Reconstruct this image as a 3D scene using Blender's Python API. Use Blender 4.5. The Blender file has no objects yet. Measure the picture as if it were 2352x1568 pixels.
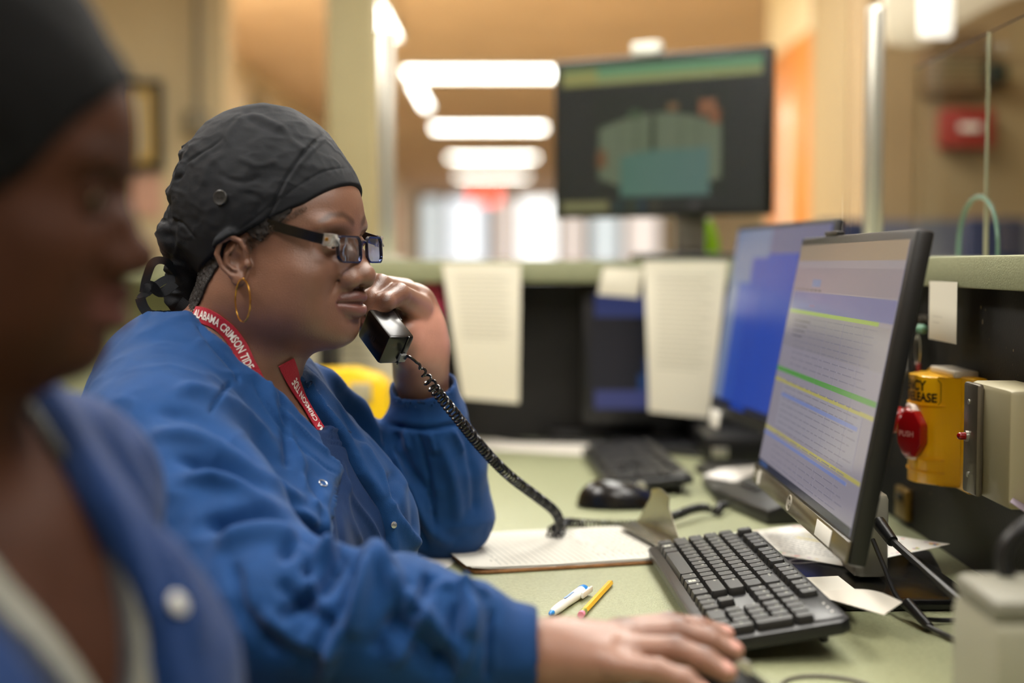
import bpy, bmesh, math, random
import numpy as np
from mathutils import Vector, Matrix, Euler
random.seed(7)
PI = math.pi
C = bpy.context.scene.collection
sc = bpy.context.scene
# ------------------------------------------------------------------ camera
FPX = 50.0/36.0*2352
CZ = 1.10
PITCH = math.atan(179/FPX)
cp, sp = math.cos(PITCH), math.sin(PITCH)
cd = bpy.data.cameras.new('camera'); cam = bpy.data.objects.new('camera', cd); C.objects.link(cam)
cd.lens = 50; cd.sensor_width = 36; cam.location = (0, 0, CZ); cam.rotation_euler = (PI/2-PITCH, 0, 0)
cd.clip_start = 0.05; cd.clip_end = 200
cd.dof.use_dof = True; cd.dof.focus_distance = 1.56; cd.dof.aperture_fstop = 1.7
sc.camera = cam
def P(px, py, Y):
    "point at world depth Y seen at photo pixel px,py"
    a = (px-1176)/FPX; b = (784-py)/FPX
    t = Y/(cp+sp*b)
    return Vector((t*a, Y, CZ+t*(-sp+cp*b)))
def PZ(px, py, z):
    "point on the horizontal plane z seen at photo pixel"
    a = (px-1176)/FPX; b = (784-py)/FPX
    t = (z-CZ)/(-sp+cp*b)
    return Vector((t*a, t*(cp+sp*b), z))
# ------------------------------------------------------------------ tags
def tag(o, label, cat, group=None, kind=None):
    o['label'] = label; o['category'] = cat
    if group: o['group'] = group
    if kind: o['kind'] = kind
    return o
def thing(name, label, cat, loc=(0,0,0), rotz=0, group=None, rot=None):
    o = bpy.data.objects.new(name, None); C.objects.link(o)
    o.location = loc; o.rotation_euler = rot if rot else (0,0,rotz); o.empty_display_size = .02
    return tag(o, label, cat, group)
def link(name, me, mat, parent=None, local=False):
    o = bpy.data.objects.new(name, me); C.objects.link(o)
    if mat is not None:
        for m in (mat if isinstance(mat, (list, tuple)) else [mat]): me.materials.append(m)
    if parent is not None:
        o.parent = parent
        if not local:
            M = Matrix.Identity(4)
            if parent.parent is None: M = Matrix.Translation(parent.location) @ parent.rotation_euler.to_matrix().to_4x4()
            o.matrix_parent_inverse = M.inverted()
    return o
def struct(o):
    o['kind'] = 'structure'; return o
# ------------------------------------------------------------------ mesh builder
def mat4(loc, X, Y, Z):
    M = Matrix.Identity(4)
    for i, a in enumerate((X, Y, Z)):
        for j in range(3): M[j][i] = a[j]
    for j in range(3): M[j][3] = loc[j]
    return M
def frame_to(a, b):
    d = (Vector(b)-Vector(a)); L = d.length; z = d.normalized()
    u = Vector((0,0,1)) if abs(z.z) < .9 else Vector((1,0,0))
    x = u.cross(z).normalized(); y = z.cross(x)
    return mat4(a, x, y, z), L
class MB:
    def __init__(s): s.bm = bmesh.new(); s.mi = 0; s.smooth = True
    def _fin(s, geom, bev=0, seg=2):
        fs = set()
        if bev > 0:
            s.bev = True
            es = list({e for v in geom for e in v.link_edges})
            r = bmesh.ops.bevel(s.bm, geom=es, offset=bev, segments=seg, affect='EDGES', profile=.5, clamp_overlap=True)
            fs = set(r['faces'])
            for v in r['verts']:
                for f in v.link_faces: fs.add(f)
        else:
            for v in geom:
                for f in v.link_faces: fs.add(f)
        for f in fs: f.material_index = s.mi
    def box(s, c, size, bev=0, R=None, seg=2):
        M = Matrix.Translation(c) @ ((R.to_4x4() if R is not None else Matrix.Identity(4))) @ Matrix.Diagonal((size[0], size[1], size[2], 1))
        r = bmesh.ops.create_cube(s.bm, size=1, matrix=M)
        s._fin(r['verts'], bev, seg); return s
    def boxM(s, M, size, bev=0, seg=2):
        r = bmesh.ops.create_cube(s.bm, size=1, matrix=M @ Matrix.Diagonal((size[0], size[1], size[2], 1)))
        s._fin(r['verts'], bev, seg); return s
    def box2(s, a, b, bev=0, seg=2):
        c = [(a[i]+b[i])/2 for i in range(3)]; d = [abs(b[i]-a[i]) for i in range(3)]
        return s.box(c, d, bev, None, seg)
    def cyl(s, a, b, r1, r2=None, n=24, caps=True):
        if r2 is None: r2 = r1
        M, L = frame_to(a, b)
        r = bmesh.ops.create_cone(s.bm, cap_ends=caps, segments=n, radius1=r1, radius2=r2, depth=L, matrix=M @ Matrix.Translation((0,0,L/2)))
        s._fin(r['verts']); return s
    def sph(s, c, r, n=20, S=(1,1,1), R=None):
        M = Matrix.Translation(c) @ (R.to_4x4() if R is not None else Matrix.Identity(4)) @ Matrix.Diagonal((r*S[0], r*S[1], r*S[2], 1))
        g = bmesh.ops.create_uvsphere(s.bm, u_segments=n, v_segments=max(6, n//2), radius=1, matrix=M)
        s._fin(g['verts']); return s
    def lathe(s, prof, a=(0,0,0), b=(0,0,1), n=28):
        M, L = frame_to(a, b)
        rings = []
        for r, h in prof:
            rings.append([s.bm.verts.new(M @ Vector((r*math.cos(2*PI*i/n), r*math.sin(2*PI*i/n), h))) for i in range(n)])
        for k in range(len(rings)-1):
            for i in range(n):
                f = s.bm.faces.new((rings[k][i], rings[k][(i+1)%n], rings[k+1][(i+1)%n], rings[k+1][i])); f.material_index = s.mi
        for rg, fl in ((rings[0], True), (rings[-1], False)):
            f = s.bm.faces.new(rg[::-1] if fl else rg); f.material_index = s.mi
        return s
    def tube(s, pts, r, n=8, caps=True, closed=False, flat=None, up=None):
        "swept tube; r number or list; flat=(w,h) gives a rectangular strip"
        pts = [Vector(p) for p in pts]; m = len(pts)
        rr = r if isinstance(r, (list, tuple)) else [r]*m
        rings = []; prev = None
        for i in range(m):
            if closed: t = (pts[(i+1)%m]-pts[i-1])
            else: t = pts[min(i+1, m-1)]-pts[max(i-1, 0)]
            t.normalize()
            if up is not None:
                u = up[i] if isinstance(up, list) else up
                x = Vector(u).cross(t).normalized()
            elif prev is None:
                u = Vector((0,0,1)) if abs(t.z) < .9 else Vector((1,0,0)); x = u.cross(t).normalized()
            else:
                x = (prev - t*prev.dot(t)).normalized()
            prev = x; y = t.cross(x)
            if flat:
                w, h = flat[0]*rr[i], flat[1]
                ring = [pts[i]+x*a+y*b for a, b in ((w/2,h/2),(-w/2,h/2),(-w/2,-h/2),(w/2,-h/2))]
            else:
                ring = [pts[i]+(x*math.cos(2*PI*k/n)+y*math.sin(2*PI*k/n))*rr[i] for k in range(n)]
            rings.append([s.bm.verts.new(q) for q in ring])
        N = len(rings[0])
        for i in range(m if closed else m-1):
            A, B = rings[i], rings[(i+1)%m]
            for k in range(N):
                f = s.bm.faces.new((A[k], A[(k+1)%N], B[(k+1)%N], B[k])); f.material_index = s.mi
        if caps and not closed:
            for rg in (rings[0][::-1], rings[-1]):
                f = s.bm.faces.new(rg); f.material_index = s.mi
        return s
    def prism(s, M, poly, h, bev=0):
        "poly in local xy of M extruded h along local z"
        a = [s.bm.verts.new(M @ Vector((x, y, 0))) for x, y in poly]
        b = [s.bm.verts.new(M @ Vector((x, y, h))) for x, y in poly]
        n = len(poly)
        fs = [s.bm.faces.new(a[::-1]), s.bm.faces.new(b)]
        for i in range(n): fs.append(s.bm.faces.new((a[i], a[(i+1)%n], b[(i+1)%n], b[i])))
        for f in fs: f.material_index = s.mi
        if bev:
            s.bev = True
            r = bmesh.ops.bevel(s.bm, geom=list({e for v in a+b for e in v.link_edges}), offset=bev, segments=2, affect='EDGES', profile=.5)
            for f in r['faces']: f.material_index = s.mi
        return s
    def sheet(s, fn, nu, nv, th=0):
        "grid surface fn(u,v)->Vector, optional thickness"
        V = [[s.bm.verts.new(fn(i/nu, j/nv)) for j in range(nv+1)] for i in range(nu+1)]
        F = []
        for i in range(nu):
            for j in range(nv):
                f = s.bm.faces.new((V[i][j], V[i+1][j], V[i+1][j+1], V[i][j+1])); f.material_index = s.mi; F.append(f)
        if th:
            s.bm.normal_update()
            W = [[s.bm.verts.new(V[i][j].co - V[i][j].normal*th) for j in range(nv+1)] for i in range(nu+1)]
            for i in range(nu):
                for j in range(nv):
                    f = s.bm.faces.new((W[i][j], W[i][j+1], W[i+1][j+1], W[i+1][j])); f.material_index = s.mi
            def side(a, b, c, d):
                f = s.bm.faces.new((a, b, c, d)); f.material_index = s.mi
            for i in range(nu):
                side(V[i+1][0], V[i][0], W[i][0], W[i+1][0]); side(V[i][nv], V[i+1][nv], W[i+1][nv], W[i][nv])
            for j in range(nv):
                side(V[0][j], V[0][j+1], W[0][j+1], W[0][j]); side(V[nu][j+1], V[nu][j], W[nu][j], W[nu][j+1])
        return s
    def text(s, txt, M, size, bold=0.0, depth=.0002, align='CENTER', warp=None, sx=1.0):
        me = text_mesh(txt, bold, align)
        vs = []
        for v in me.vertices:
            p = Vector((v.co.x*size*sx, v.co.y*size, depth))
            vs.append(s.bm.verts.new(warp(p) if warp else M @ p))
        for q in me.polygons:
            try:
                f = s.bm.faces.new([vs[i] for i in q.vertices]); f.material_index = s.mi
            except Exception: pass
        return s
    def mesh(s, name='m', auto=40):
        bmesh.ops.recalc_face_normals(s.bm, faces=s.bm.faces) if getattr(s, 'recalc', True) else None
        me = bpy.data.meshes.new(name); s.bm.to_mesh(me); s.bm.free()
        if auto == 40 and getattr(s, 'bev', False): auto = 24
        if auto:
            me.polygons.foreach_set('use_smooth', [True]*len(me.polygons))
            me.set_sharp_from_angle(angle=math.radians(auto))
        return me
    def build(s, name, mat, parent=None, local=False, auto=40):
        return link(name, s.mesh(name, auto), mat, parent, local)
_tm = {}
def text_mesh(txt, bold=0.0, align='CENTER'):
    k = (txt, bold, align)
    if k in _tm: return _tm[k]
    cu = bpy.data.curves.new('t', 'FONT'); cu.body = txt; cu.align_x = align; cu.align_y = 'CENTER'; cu.size = 1; cu.offset = bold
    cu.resolution_u = 3
    o = bpy.data.objects.new('t', cu); C.objects.link(o)
    dg = bpy.context.evaluated_depsgraph_get(); dg.update()
    me = bpy.data.meshes.new_from_object(o.evaluated_get(dg))
    bpy.data.objects.remove(o); bpy.data.curves.remove(cu)
    _tm[k] = me
    return me
def catmull(pts, n=8, closed=False):
    pts = [Vector(p) for p in pts]; out = []; m = len(pts)
    for i in range(m if closed else m-1):
        if closed: p0, p1, p2, p3 = pts[i-1], pts[i], pts[(i+1)%m], pts[(i+2)%m]
        else: p0, p1, p2, p3 = pts[max(i-1,0)], pts[i], pts[i+1], pts[min(i+2,m-1)]
        for k in range(n):
            t = k/n
            out.append(.5*((2*p1)+(p2-p0)*t+(2*p0-5*p1+4*p2-p3)*t*t+(3*p1-p0-3*p2+p3)*t**3))
    if not closed: out.append(pts[-1])
    return out
# ------------------------------------------------------------------ materials
def new_mat(name):
    m = bpy.data.materials.new(name); m.use_nodes = True
    nt = m.node_tree; b = nt.nodes['Principled BSDF']; return m, nt, b
def lin(c):
    return tuple((x/12.92 if x <= .04045 else ((x+.055)/1.055)**2.4) for x in c)
def rgb(r, g, b):
    return lin((r/255, g/255, b/255))
def pm(name, col, rough=.5, metal=0, bump=0, bscale=200, var=0, vscale=8, spec=.5, coat=0, sheen=0, trans=0, emis=None, estr=0, alpha=1, ior=None, stretch=None, col2=None, sss=0, detail=3):
    m, nt, b = new_mat(name)
    N = nt.nodes; L = nt.links
    b.inputs['Base Color'].default_value = (*col, 1)
    b.inputs['Roughness'].default_value = rough; b.inputs['Metallic'].default_value = metal
    b.inputs['Specular IOR Level'].default_value = spec
    b.inputs['Coat Weight'].default_value = coat
    b.inputs['Sheen Weight'].default_value = sheen
    b.inputs['Transmission Weight'].default_value = trans
    if ior: b.inputs['IOR'].default_value = ior
    if alpha < 1: b.inputs['Alpha'].default_value = alpha
    if emis: b.inputs['Emission Color'].default_value = (*emis, 1); b.inputs['Emission Strength'].default_value = estr
    if sss: b.inputs['Subsurface Weight'].default_value = sss; b.inputs['Subsurface Radius'].default_value = (.6,.25,.12); b.inputs['Subsurface Scale'].default_value = .01
    tc = N.new('ShaderNodeTexCoord'); src = tc.outputs['Object']
    if stretch:
        mp = N.new('ShaderNodeMapping'); mp.inputs['Scale'].default_value = stretch; L.new(src, mp.inputs[0]); src = mp.outputs[0]
    if var or col2:
        n = N.new('ShaderNodeTexNoise'); n.inputs['Scale'].default_value = vscale; n.inputs['Detail'].default_value = 5; L.new(src, n.inputs['Vector'])
        r = N.new('ShaderNodeMapRange'); r.inputs[1].default_value = .35; r.inputs[2].default_value = .65; L.new(n.outputs['Fac'], r.inputs[0])
        mx = N.new('ShaderNodeMix'); mx.data_type = 'RGBA'; L.new(r.outputs[0], mx.inputs[0])
        a2 = col2 if col2 else tuple(min(1, c*(1+var)) for c in col); a1 = col if col2 else tuple(c*(1-var) for c in col)
        mx.inputs[6].default_value = (*a1, 1); mx.inputs[7].default_value = (*a2, 1)
        L.new(mx.outputs[2], b.inputs['Base Color'])
    if bump:
        n = N.new('ShaderNodeTexNoise'); n.inputs['Scale'].default_value = bscale; n.inputs['Detail'].default_value = detail; L.new(src, n.inputs['Vector'])
        bp = N.new('ShaderNodeBump'); bp.inputs['Strength'].default_value = bump; bp.inputs['Distance'].default_value = .002
        L.new(n.outputs['Fac'], bp.inputs['Height']); L.new(bp.outputs[0], b.inputs['Normal'])
    return m
def vc_mat(name, emit=0.0, rough=.5, coat=0, spec=.5, base=1.0):
    m, nt, b = new_mat(name)
    a = nt.nodes.new('ShaderNodeAttribute'); a.attribute_name = 'Col'
    b.inputs['Roughness'].default_value = rough; b.inputs['Coat Weight'].default_value = coat; b.inputs['Specular IOR Level'].default_value = spec
    if emit:
        b.inputs['Base Color'].default_value = (.01,.01,.012,1)
        nt.links.new(a.outputs['Color'], b.inputs['Emission Color']); b.inputs['Emission Strength'].default_value = emit
    else:
        nt.links.new(a.outputs['Color'], b.inputs['Base Color'])
    return m
def painted(name, fn, rects, mat, parent=None, th=.0002, res=.05, eps=.00012, backing=True, local=False):
    """sheet of thickness th: fn(u,v)->Vector ; rects: (u0,v0,u1,v1,color) painted on it in order; res = subdivision step in uv"""
    bm = bmesh.new(); lay = bm.loops.layers.float_color.new('Col')
    def nrm(u, v):
        e = 1e-3
        a = fn(u+e, v)-fn(u-e, v); b = fn(u, v+e)-fn(u, v-e); return a.cross(b).normalized()
    def patch(u0, v0, u1, v1, col, off, flip=False):
        nu = max(1, math.ceil(abs(u1-u0)/res)); nv = max(1, math.ceil(abs(v1-v0)/res))
        g = []
        for i in range(nu+1):
            row = []
            for j in range(nv+1):
                u = u0+(u1-u0)*i/nu; v = v0+(v1-v0)*j/nv
                row.append(bm.verts.new(fn(u, v)+nrm(u, v)*off))
            g.append(row)
        for i in range(nu):
            for j in range(nv):
                q = (g[i][j], g[i+1][j], g[i+1][j+1], g[i][j+1])
                f = bm.faces.new(q[::-1] if flip else q); f.smooth = True
                for l in f.loops: l[lay] = (*col, 1)
    base = rects[0]
    patch(0, 0, 1, 1, base[4], 0)
    if backing:
        patch(0, 0, 1, 1, base[4], -th, True)
    for k, r in enumerate(rects[1:]):
        patch(r[0], r[1], r[2], r[3], r[4], eps*(1+ (r[5] if len(r) > 5 else k % 3)))
    me = bpy.data.meshes.new(name); bm.to_mesh(me); bm.free()
    return link(name, me, mat, parent, local)
def plane_fn(o, U, V):
    o, U, V = Vector(o), Vector(U), Vector(V)
    return lambda u, v: o+U*u+V*v
def quad_fn(a, b, c, d):
    "a(0,0) b(1,0) c(1,1) d(0,1)"
    a, b, c, d = map(Vector, (a, b, c, d))
    return lambda u, v: (a*(1-u)+b*u)*(1-v)+(d*(1-u)+c*u)*v
M = {}
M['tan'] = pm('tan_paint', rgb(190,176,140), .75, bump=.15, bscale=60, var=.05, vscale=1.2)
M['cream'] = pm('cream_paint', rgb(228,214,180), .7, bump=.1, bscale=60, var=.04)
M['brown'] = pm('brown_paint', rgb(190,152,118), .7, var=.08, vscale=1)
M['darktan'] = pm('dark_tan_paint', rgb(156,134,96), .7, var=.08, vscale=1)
M['ceil'] = pm('ceiling_tile', rgb(222,194,164), .9, bump=.2, bscale=90, var=.05, vscale=2)
M['floor'] = pm('floor_vinyl', rgb(190,172,140), .35, var=.1, vscale=3)
M['olive'] = pm('olive_column_paint', rgb(150,140,100), .6, var=.03)
M['lam'] = pm('green_laminate', rgb(150,152,119), .45, bump=.35, bscale=500, col2=rgb(134,138,105), vscale=260, spec=.4)
M['blackpanel'] = pm('black_panel', rgb(17,15,13), .6, bump=.2, bscale=300, var=.3, vscale=20)
M['alu'] = pm('aluminium', rgb(205,202,190), .3, metal=.75)
M['troffer'] = pm('troffer_diffuser', (.9,.9,.9), .5, emis=(1,.98,.93), estr=9)
M['white'] = pm('white_plastic', rgb(235,232,222), .4)
M['blackp'] = pm('black_plastic', rgb(20,20,21), .38, bump=.08, bscale=900)
M['blackg'] = pm('gloss_black_plastic', rgb(10,10,11), .25, coat=.1)
M['wood'] = pm('honey_wood', rgb(206,132,54), .4, col2=rgb(180,108,42), vscale=6, stretch=(6,6,.6))
M['bluegrey'] = pm('bluegrey_laminate', rgb(92,96,110), .6)
M['navyd'] = pm('navy_dark', rgb(22,34,66), .7)
M['red'] = pm('red_plastic', rgb(140,34,28), .4)
# shell -------------------------------------------------------------
def slab(name, a, b, mat, bev=0):
    return struct(MB().box2(a, b, bev).build(name, mat))
slab('floor', (-5,-2.5,-.1), (7,31,0), M['floor'])
slab('ceiling', (-5,-2.5,2.6), (7,31,2.7), M['ceil'])
slab('wall_left', (-2.15,6.2,0), (-2,30,2.6), M['cream'])
slab('wall_left_front', (-5,6,0), (-1.2,6.2,2.6), M['tan'])
slab('wall_left_near', (-5,-2.5,0), (-4.85,6,2.6), M['tan'])
slab('wall_near', (-5,-2.6,0), (7,-2.5,2.6), M['tan'])
slab('wall_far', (-2,30,0), (7,30.15,2.6), M['tan'])
slab('wall_right', (3.2,7.35,0), (3.35,30,2.6), M['tan'])
slab('wall_right_end', (1.32,7.3,0), (3.35,7.4,2.6), M['cream'])
slab('wall_right_hall', (1.32,6.1,0), (1.45,7.3,2.6), M['cream'])
slab('wall_right_pier', (1.32,5.95,0), (1.56,6.1,2.6), M['cream'])
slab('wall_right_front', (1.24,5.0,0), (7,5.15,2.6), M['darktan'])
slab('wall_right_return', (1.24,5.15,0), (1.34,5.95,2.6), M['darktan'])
slab('wall_right_near', (6.85,-2.5,0), (7,5,2.6), M['tan'])
slab('trim_1', (1.22,4.93,.9), (7,5.0,1.25), M['bluegrey'])
# dark brown doorways / strip on the left hall wall
for i, (y0, y1) in enumerate(((13.4,15.6), (18.5,20.5), (23,25))):
    d = struct(MB().box2((-2.0,y0,0), (-1.94,y1,2.2), .01).build('door_%d' % (i+1), M['brown']))
    link('door_handle', MB().cyl((-1.93,y0+.15,1.0), (-1.86,y0+.15,1.0), .025).mesh(), M['alu'], d)
t = thing('hand_sanitizer_dispenser', 'grey dispenser fixed high on the bright cream wall beyond the pillar', 'dispenser', (-1.95,11.0,2.2))
MB().box2((-2.0,10.9,2.1), (-1.9,11.25,2.42), .03).build('housing', pm('grey_box', rgb(150,140,112), .5), t)
MB().box2((-1.9,10.98,2.08), (-1.86,11.16,2.14), .01).build('spout', M['blackp'], t)
# column
slab('trim_2', (-.647,5.0,0), (-.475,5.17,2.6), M['olive'], .01)
# hall lights
def area(loc, sx, sy, power, col=(1,.95,.88), rot=(0,0,0)):
    l = bpy.data.lights.new('area_light', 'AREA'); l.shape = 'RECTANGLE'; l.size = sx; l.size_y = sy; l.energy = power; l.color = col
    o = bpy.data.objects.new('area_light', l); o.location = loc; o.rotation_euler = rot; C.objects.link(o); return o
def troffer(cx, cy, w, d, label, group, z=2.6):
    t = thing('ceiling_light', label, 'ceiling light', (cx,cy,z), group=group)
    m = MB()
    for s in (-1, 1):
        m.box((cx+s*(w/2+.015), cy, z-.02), (.03, d+.06, .04), .004); m.box((cx, cy+s*(d/2+.015), z-.02), (w, .03, .04), .004)
    m.build('frame', M['white'], t)
    m = MB().box((cx, cy, z-.015), (w, d, .02), .004); m.build('diffuser', M['troffer'], t)
    return t
for (cx, cy, n) in ((-.22,11.1,'nearest and largest'), (-.25,15.5,'second from the front'), (-.27,19.8,'third from the front'), (-.34,24.2,'farthest and faintest')):
    troffer(cx, cy, 1.2, .55, 'crosswise white ceiling light over the hall, %s of the row' % n, 'crosswise lights over the hall')
area((-1.5,7.0,2.57), .6, .6, 140, (1,.96,.90))  # unseen lamp added above the view to brighten the cream wall
for (cy, d, n) in ((8.75,1.3,'at the top edge above the white post'), (12.6,2.0,'behind the white post')):
    troffer(-.8, cy, .13 if d < 1.5 else .07, d, 'narrow lengthwise white light strip %s' % n, 'lengthwise light strips')
troffer(1.95, 11.2, 1.0, .5, 'white ceiling light glowing right of the raised monitor', None)
# far windows (daylight behind)
def pane(c, s): return pm('daylight_pane', (.6,.6,.6), .5, emis=c, estr=s)
PM = [pane((.86,.92,1.0), 1.3), pane((1,.86,.80), .95), pane((1,1,1), 1.9), pane((.8,.9,.95), .85)]
dk = pm('window_frame_paint', rgb(150,120,95), .5)
wx = [(-1.9,-1.45,3),(-1.4,-.5,0),(-.35,.05,1),(.1,.95,2),(1.05,1.5,1),(1.6,2.3,3),(2.35,3.1,1)]
for i, (a, b, k) in enumerate(wx):
    w = struct(MB().box2((a,29.85,.1), (b,30,2.52), .01).build('window_%d' % (i+1), dk))
    m = MB()
    for z0, z1 in ((.2,1.05),(1.1,2.46)): m.box2((a+.05,29.82,z0), (b-.05,29.86,z1))
    m.build('window_pane', PM[k], w)
t = thing('exit_sign', 'red lit exit sign hanging at the end of the hall', 'sign', (-.5,26.5,2.5))
MB().box((-.5,26.5,2.36), (.56,.05,.30), .01).build('housing', pm('exit_red', rgb(220,40,30), .4, emis=(1,.10,.06), estr=2.6), t)
m = MB(); m.text('EXIT', mat4((-.5,26.47,2.36), (1,0,0), (0,0,1), (0,-1,0)), .2, .02); m.build('lettering', M['white'], t)
MB().cyl((-.5,26.5,2.47), (-.5,26.5,2.6), .012).build('stem', M['white'], t)
# hall furniture seen as pale blurs over the ledge
# honey wood door on the right hall wall
d = struct(MB().box2((1.27,6.14,0), (1.32,7.1,2.1), .005).build('door_4', M['wood']))
MB().box2((1.255,6.5,1.25), (1.275,6.64,1.85), .004).build('door_window', pm('door_glass', rgb(222,205,180), .1), d)
MB().box2((1.25,6.2,1.0), (1.275,6.26,1.16), .004).build('door_handle', M['alu'], d)
MB().box2((1.262,6.3,.3), (1.272,6.95,1.2), .003).build('kick_plate', pm('door_plate', rgb(212,176,140), .4), d)
t = thing('wall_plate', 'grey oval dispenser on the cream pier beside the wooden door', 'dispenser', (1.4,5.9,1.6))
MB().box((1.418,5.93,1.618), (.075,.07,.19), .03).build('housing', M['alu'], t)
MB().box((1.418,5.89,1.6), (.04,.012,.08), .005).build('window', M['bluegrey'], t)
# things on the right front wall
t = thing('notice_rack', 'brown louvred wall unit high on the right wall behind the screen', 'wall unit', (1.8,4.95,1.75))
x0 = P(2120,70,4.95); x1 = P(2240,215,4.95)
MB().box2((x0.x,4.93,x1.z), (x1.x+.03,5.0,x0.z), .005).build('housing', pm('unit_brown', rgb(120,96,66), .6), t)
m = MB()
for k in range(9):
    z = x1.z+.02+k*(x0.z-x1.z-.04)/8; m.box((x0.x+.07, 4.925, z), (.1,.02,.008)); m.box((x1.x-.02, 4.925, z), (.06,.02,.008))
m.build('louvre', pm('louvre', rgb(150,128,92), .5), t)
t = thing('dark_wall_box', 'small black box on the right wall beside the louvred unit', 'box', (1.95,4.9,1.8))
a = P(2272,145,4.9); b = P(2312,195,4.9)
MB().box2((a.x,4.88,b.z), (b.x,5.0,a.z), .006).build('housing', M['blackp'], t)
MB().cyl(((a.x+b.x)/2,4.88,(a.z+b.z)/2), ((a.x+b.x)/2,4.85,(a.z+b.z)/2), .018).build('lens', M['blackg'], t)
t = thing('red_fire_cabinet', 'red box mounted on the tan wall behind the plexiglass', 'alarm box', (1.6,4.9,1.5))
a = P(2172,248,4.9); b = P(2286,338,4.9)
MB().box2((a.x,4.9,b.z), (b.x,5.0,a.z), .008).build('housing', M['red'], t)
MB().box2((a.x+.05,4.89,(a.z+b.z)/2-.01), (b.x-.05,4.9,(a.z+b.z)/2+.012), .002).build('pull_handle', M['white'], t)
for k, (p0, p1, nm, mt) in enumerate((((1872,505),(1985,560),'left of the tall metal post','navyd'), ((2215,500),(2352,590),'behind the arched opening','navyd'))):
    a = P(*p0, 4.75); b = P(*p1, 4.75)
    t = thing('waiting_chair', 'dark blue waiting chair back %s' % nm, 'chair', ((a.x+b.x)/2,4.7,0), group='dark blue chairs by the right wall')
    MB().box2((a.x,4.72,.75), (b.x,4.78,a.z), .02).build('backrest', M[mt], t)
    MB().box2((a.x,4.3,.42), (b.x,4.74,.5), .02).build('seat', M[mt], t)
    for sx in (a.x+.03, b.x-.03):
        for yy in (4.33, 4.7): MB().cyl((sx,yy,0), (sx,yy,.45), .012).build('leg', M['alu'], t)
        MB().cyl((sx,4.74,.45), (sx,4.76,.8), .012).build('back_post', M['alu'], t)
# curved plate with glowing block, imitating a soffit reflection in the plexiglass
t = thing('curved_reflection_panel', 'pale curved panel imitating a soffit reflection at the top right corner', 'reflection', (1.3,3.9,2.6))
hp = [P(x,y,3.9) for x,y in ((2022,-80),(2028,60),(2040,104),(2085,112),(2130,104),(2165,84),(2195,58),(2240,28),(2300,4),(2370,-14),(2370,-80))]
MB().prism(mat4((0,3.92,0),(1,0,0),(0,0,1),(0,-1,0)), [(h.x,h.z) for h in hp], .05, .004).build('curved_plate', pm('reflection_pale', rgb(205,196,172), .5), t)
q = P(2150,25,3.74)
MB().box(q, (.085,.03,.14), .01).build('lamp', pm('reflection_glow', (.9,.9,.85), .5, emis=(1,.97,.88), estr=.75), t)  # glowing block, bright part of the imitated reflection
MB().cyl((1.5,3.9,1.9), (1.5,3.9,2.6), .015).build('hanging_rod', M['alu'], t)
# left wall details
t = thing('surface_conduit', 'grey metal conduit running down the tan wall to a junction box', 'conduit', (-1.3,5.95,2.0))
a = P(455,-80,5.96); b = P(455,258,5.96)
gm = pm('conduit_grey', rgb(120,112,88), .5)
MB().cyl(a, b, .018).build('pipe', gm, t)
MB().box(P(452,285,5.96), (.11,.06,.11), .01).build('junction_box', gm, t)
t = thing('picture_frame', 'framed notice with black and gold border on the tan wall', 'picture frame', (-1.5,5.97,1.7))
a = P(255,185,5.97); b = P(375,392,5.97)
m = MB()
for k, (w, mt) in enumerate(((.03, 'blackg'),)):
    m.box2((a.x,5.955,a.z-w), (b.x,6,a.z)); m.box2((a.x,5.955,b.z), (b.x,6,b.z+w)); m.box2((a.x,5.955,b.z+w), (a.x+w,6,a.z-w)); m.box2((b.x-w,5.955,b.z+w), (b.x,6,a.z-w))
m.build('frame', M['blackp'], t)
MB().box2((a.x+.03,5.96,b.z+.03), (b.x-.03,6,a.z-.03)).build('mat_board', pm('gold_mat', rgb(170,140,56), .5), t)
MB().box2((a.x+.06,5.955,b.z+.06), (b.x-.06,5.97,a.z-.06)).build('notice', pm('notice_paper', rgb(176,162,124), .6), t)
t = thing('wall_poster', 'pinkish poster on the tan wall below the framed notice', 'poster', (-1.5,5.97,1.4))
a = P(270,402,5.97); b = P(368,495,5.97)
MB().box2((a.x,5.985,b.z), (b.x,6,a.z)).build('sheet', pm('poster_pink', rgb(190,150,130), .6), t)
# lights ---------------------------------------------------------------
LT = [(.4,-.55,9),(.35,2.3,16),(-1.25,1.15,32),(.35,3.9,14),(-1.3,3.6,14),(.95,.95,9),(.3,5.6,18)]  # first and last are unseen lamps added: camera-side fill, wooden door brightener
for i, (x, y, p) in enumerate(LT):
    troffer(x, y, .6, 1.2, 'overhead troffer or added fill panel near the nurse station, out of the frame', 'station ceiling lights')
    area((x,y,2.56), .6, 1.2, p)
for (cx, cy) in ((-.22,11.1),(-.25,15.5),(-.27,19.8),(-.34,24.2)): area((cx,cy,2.575), 1.2, .55, 190, (1,.95,.89))


w = bpy.data.worlds.new('world'); sc.world = w; w.use_nodes = True
w.node_tree.nodes['Background'].inputs[0].default_value = (1,.93,.85,1); w.node_tree.nodes['Background'].inputs[1].default_value = .2
sc.view_settings.view_transform = 'Standard'; sc.view_settings.look = 'None'; sc.view_settings.exposure = 0; sc.view_settings.gamma = 1
DZ = .73
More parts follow.
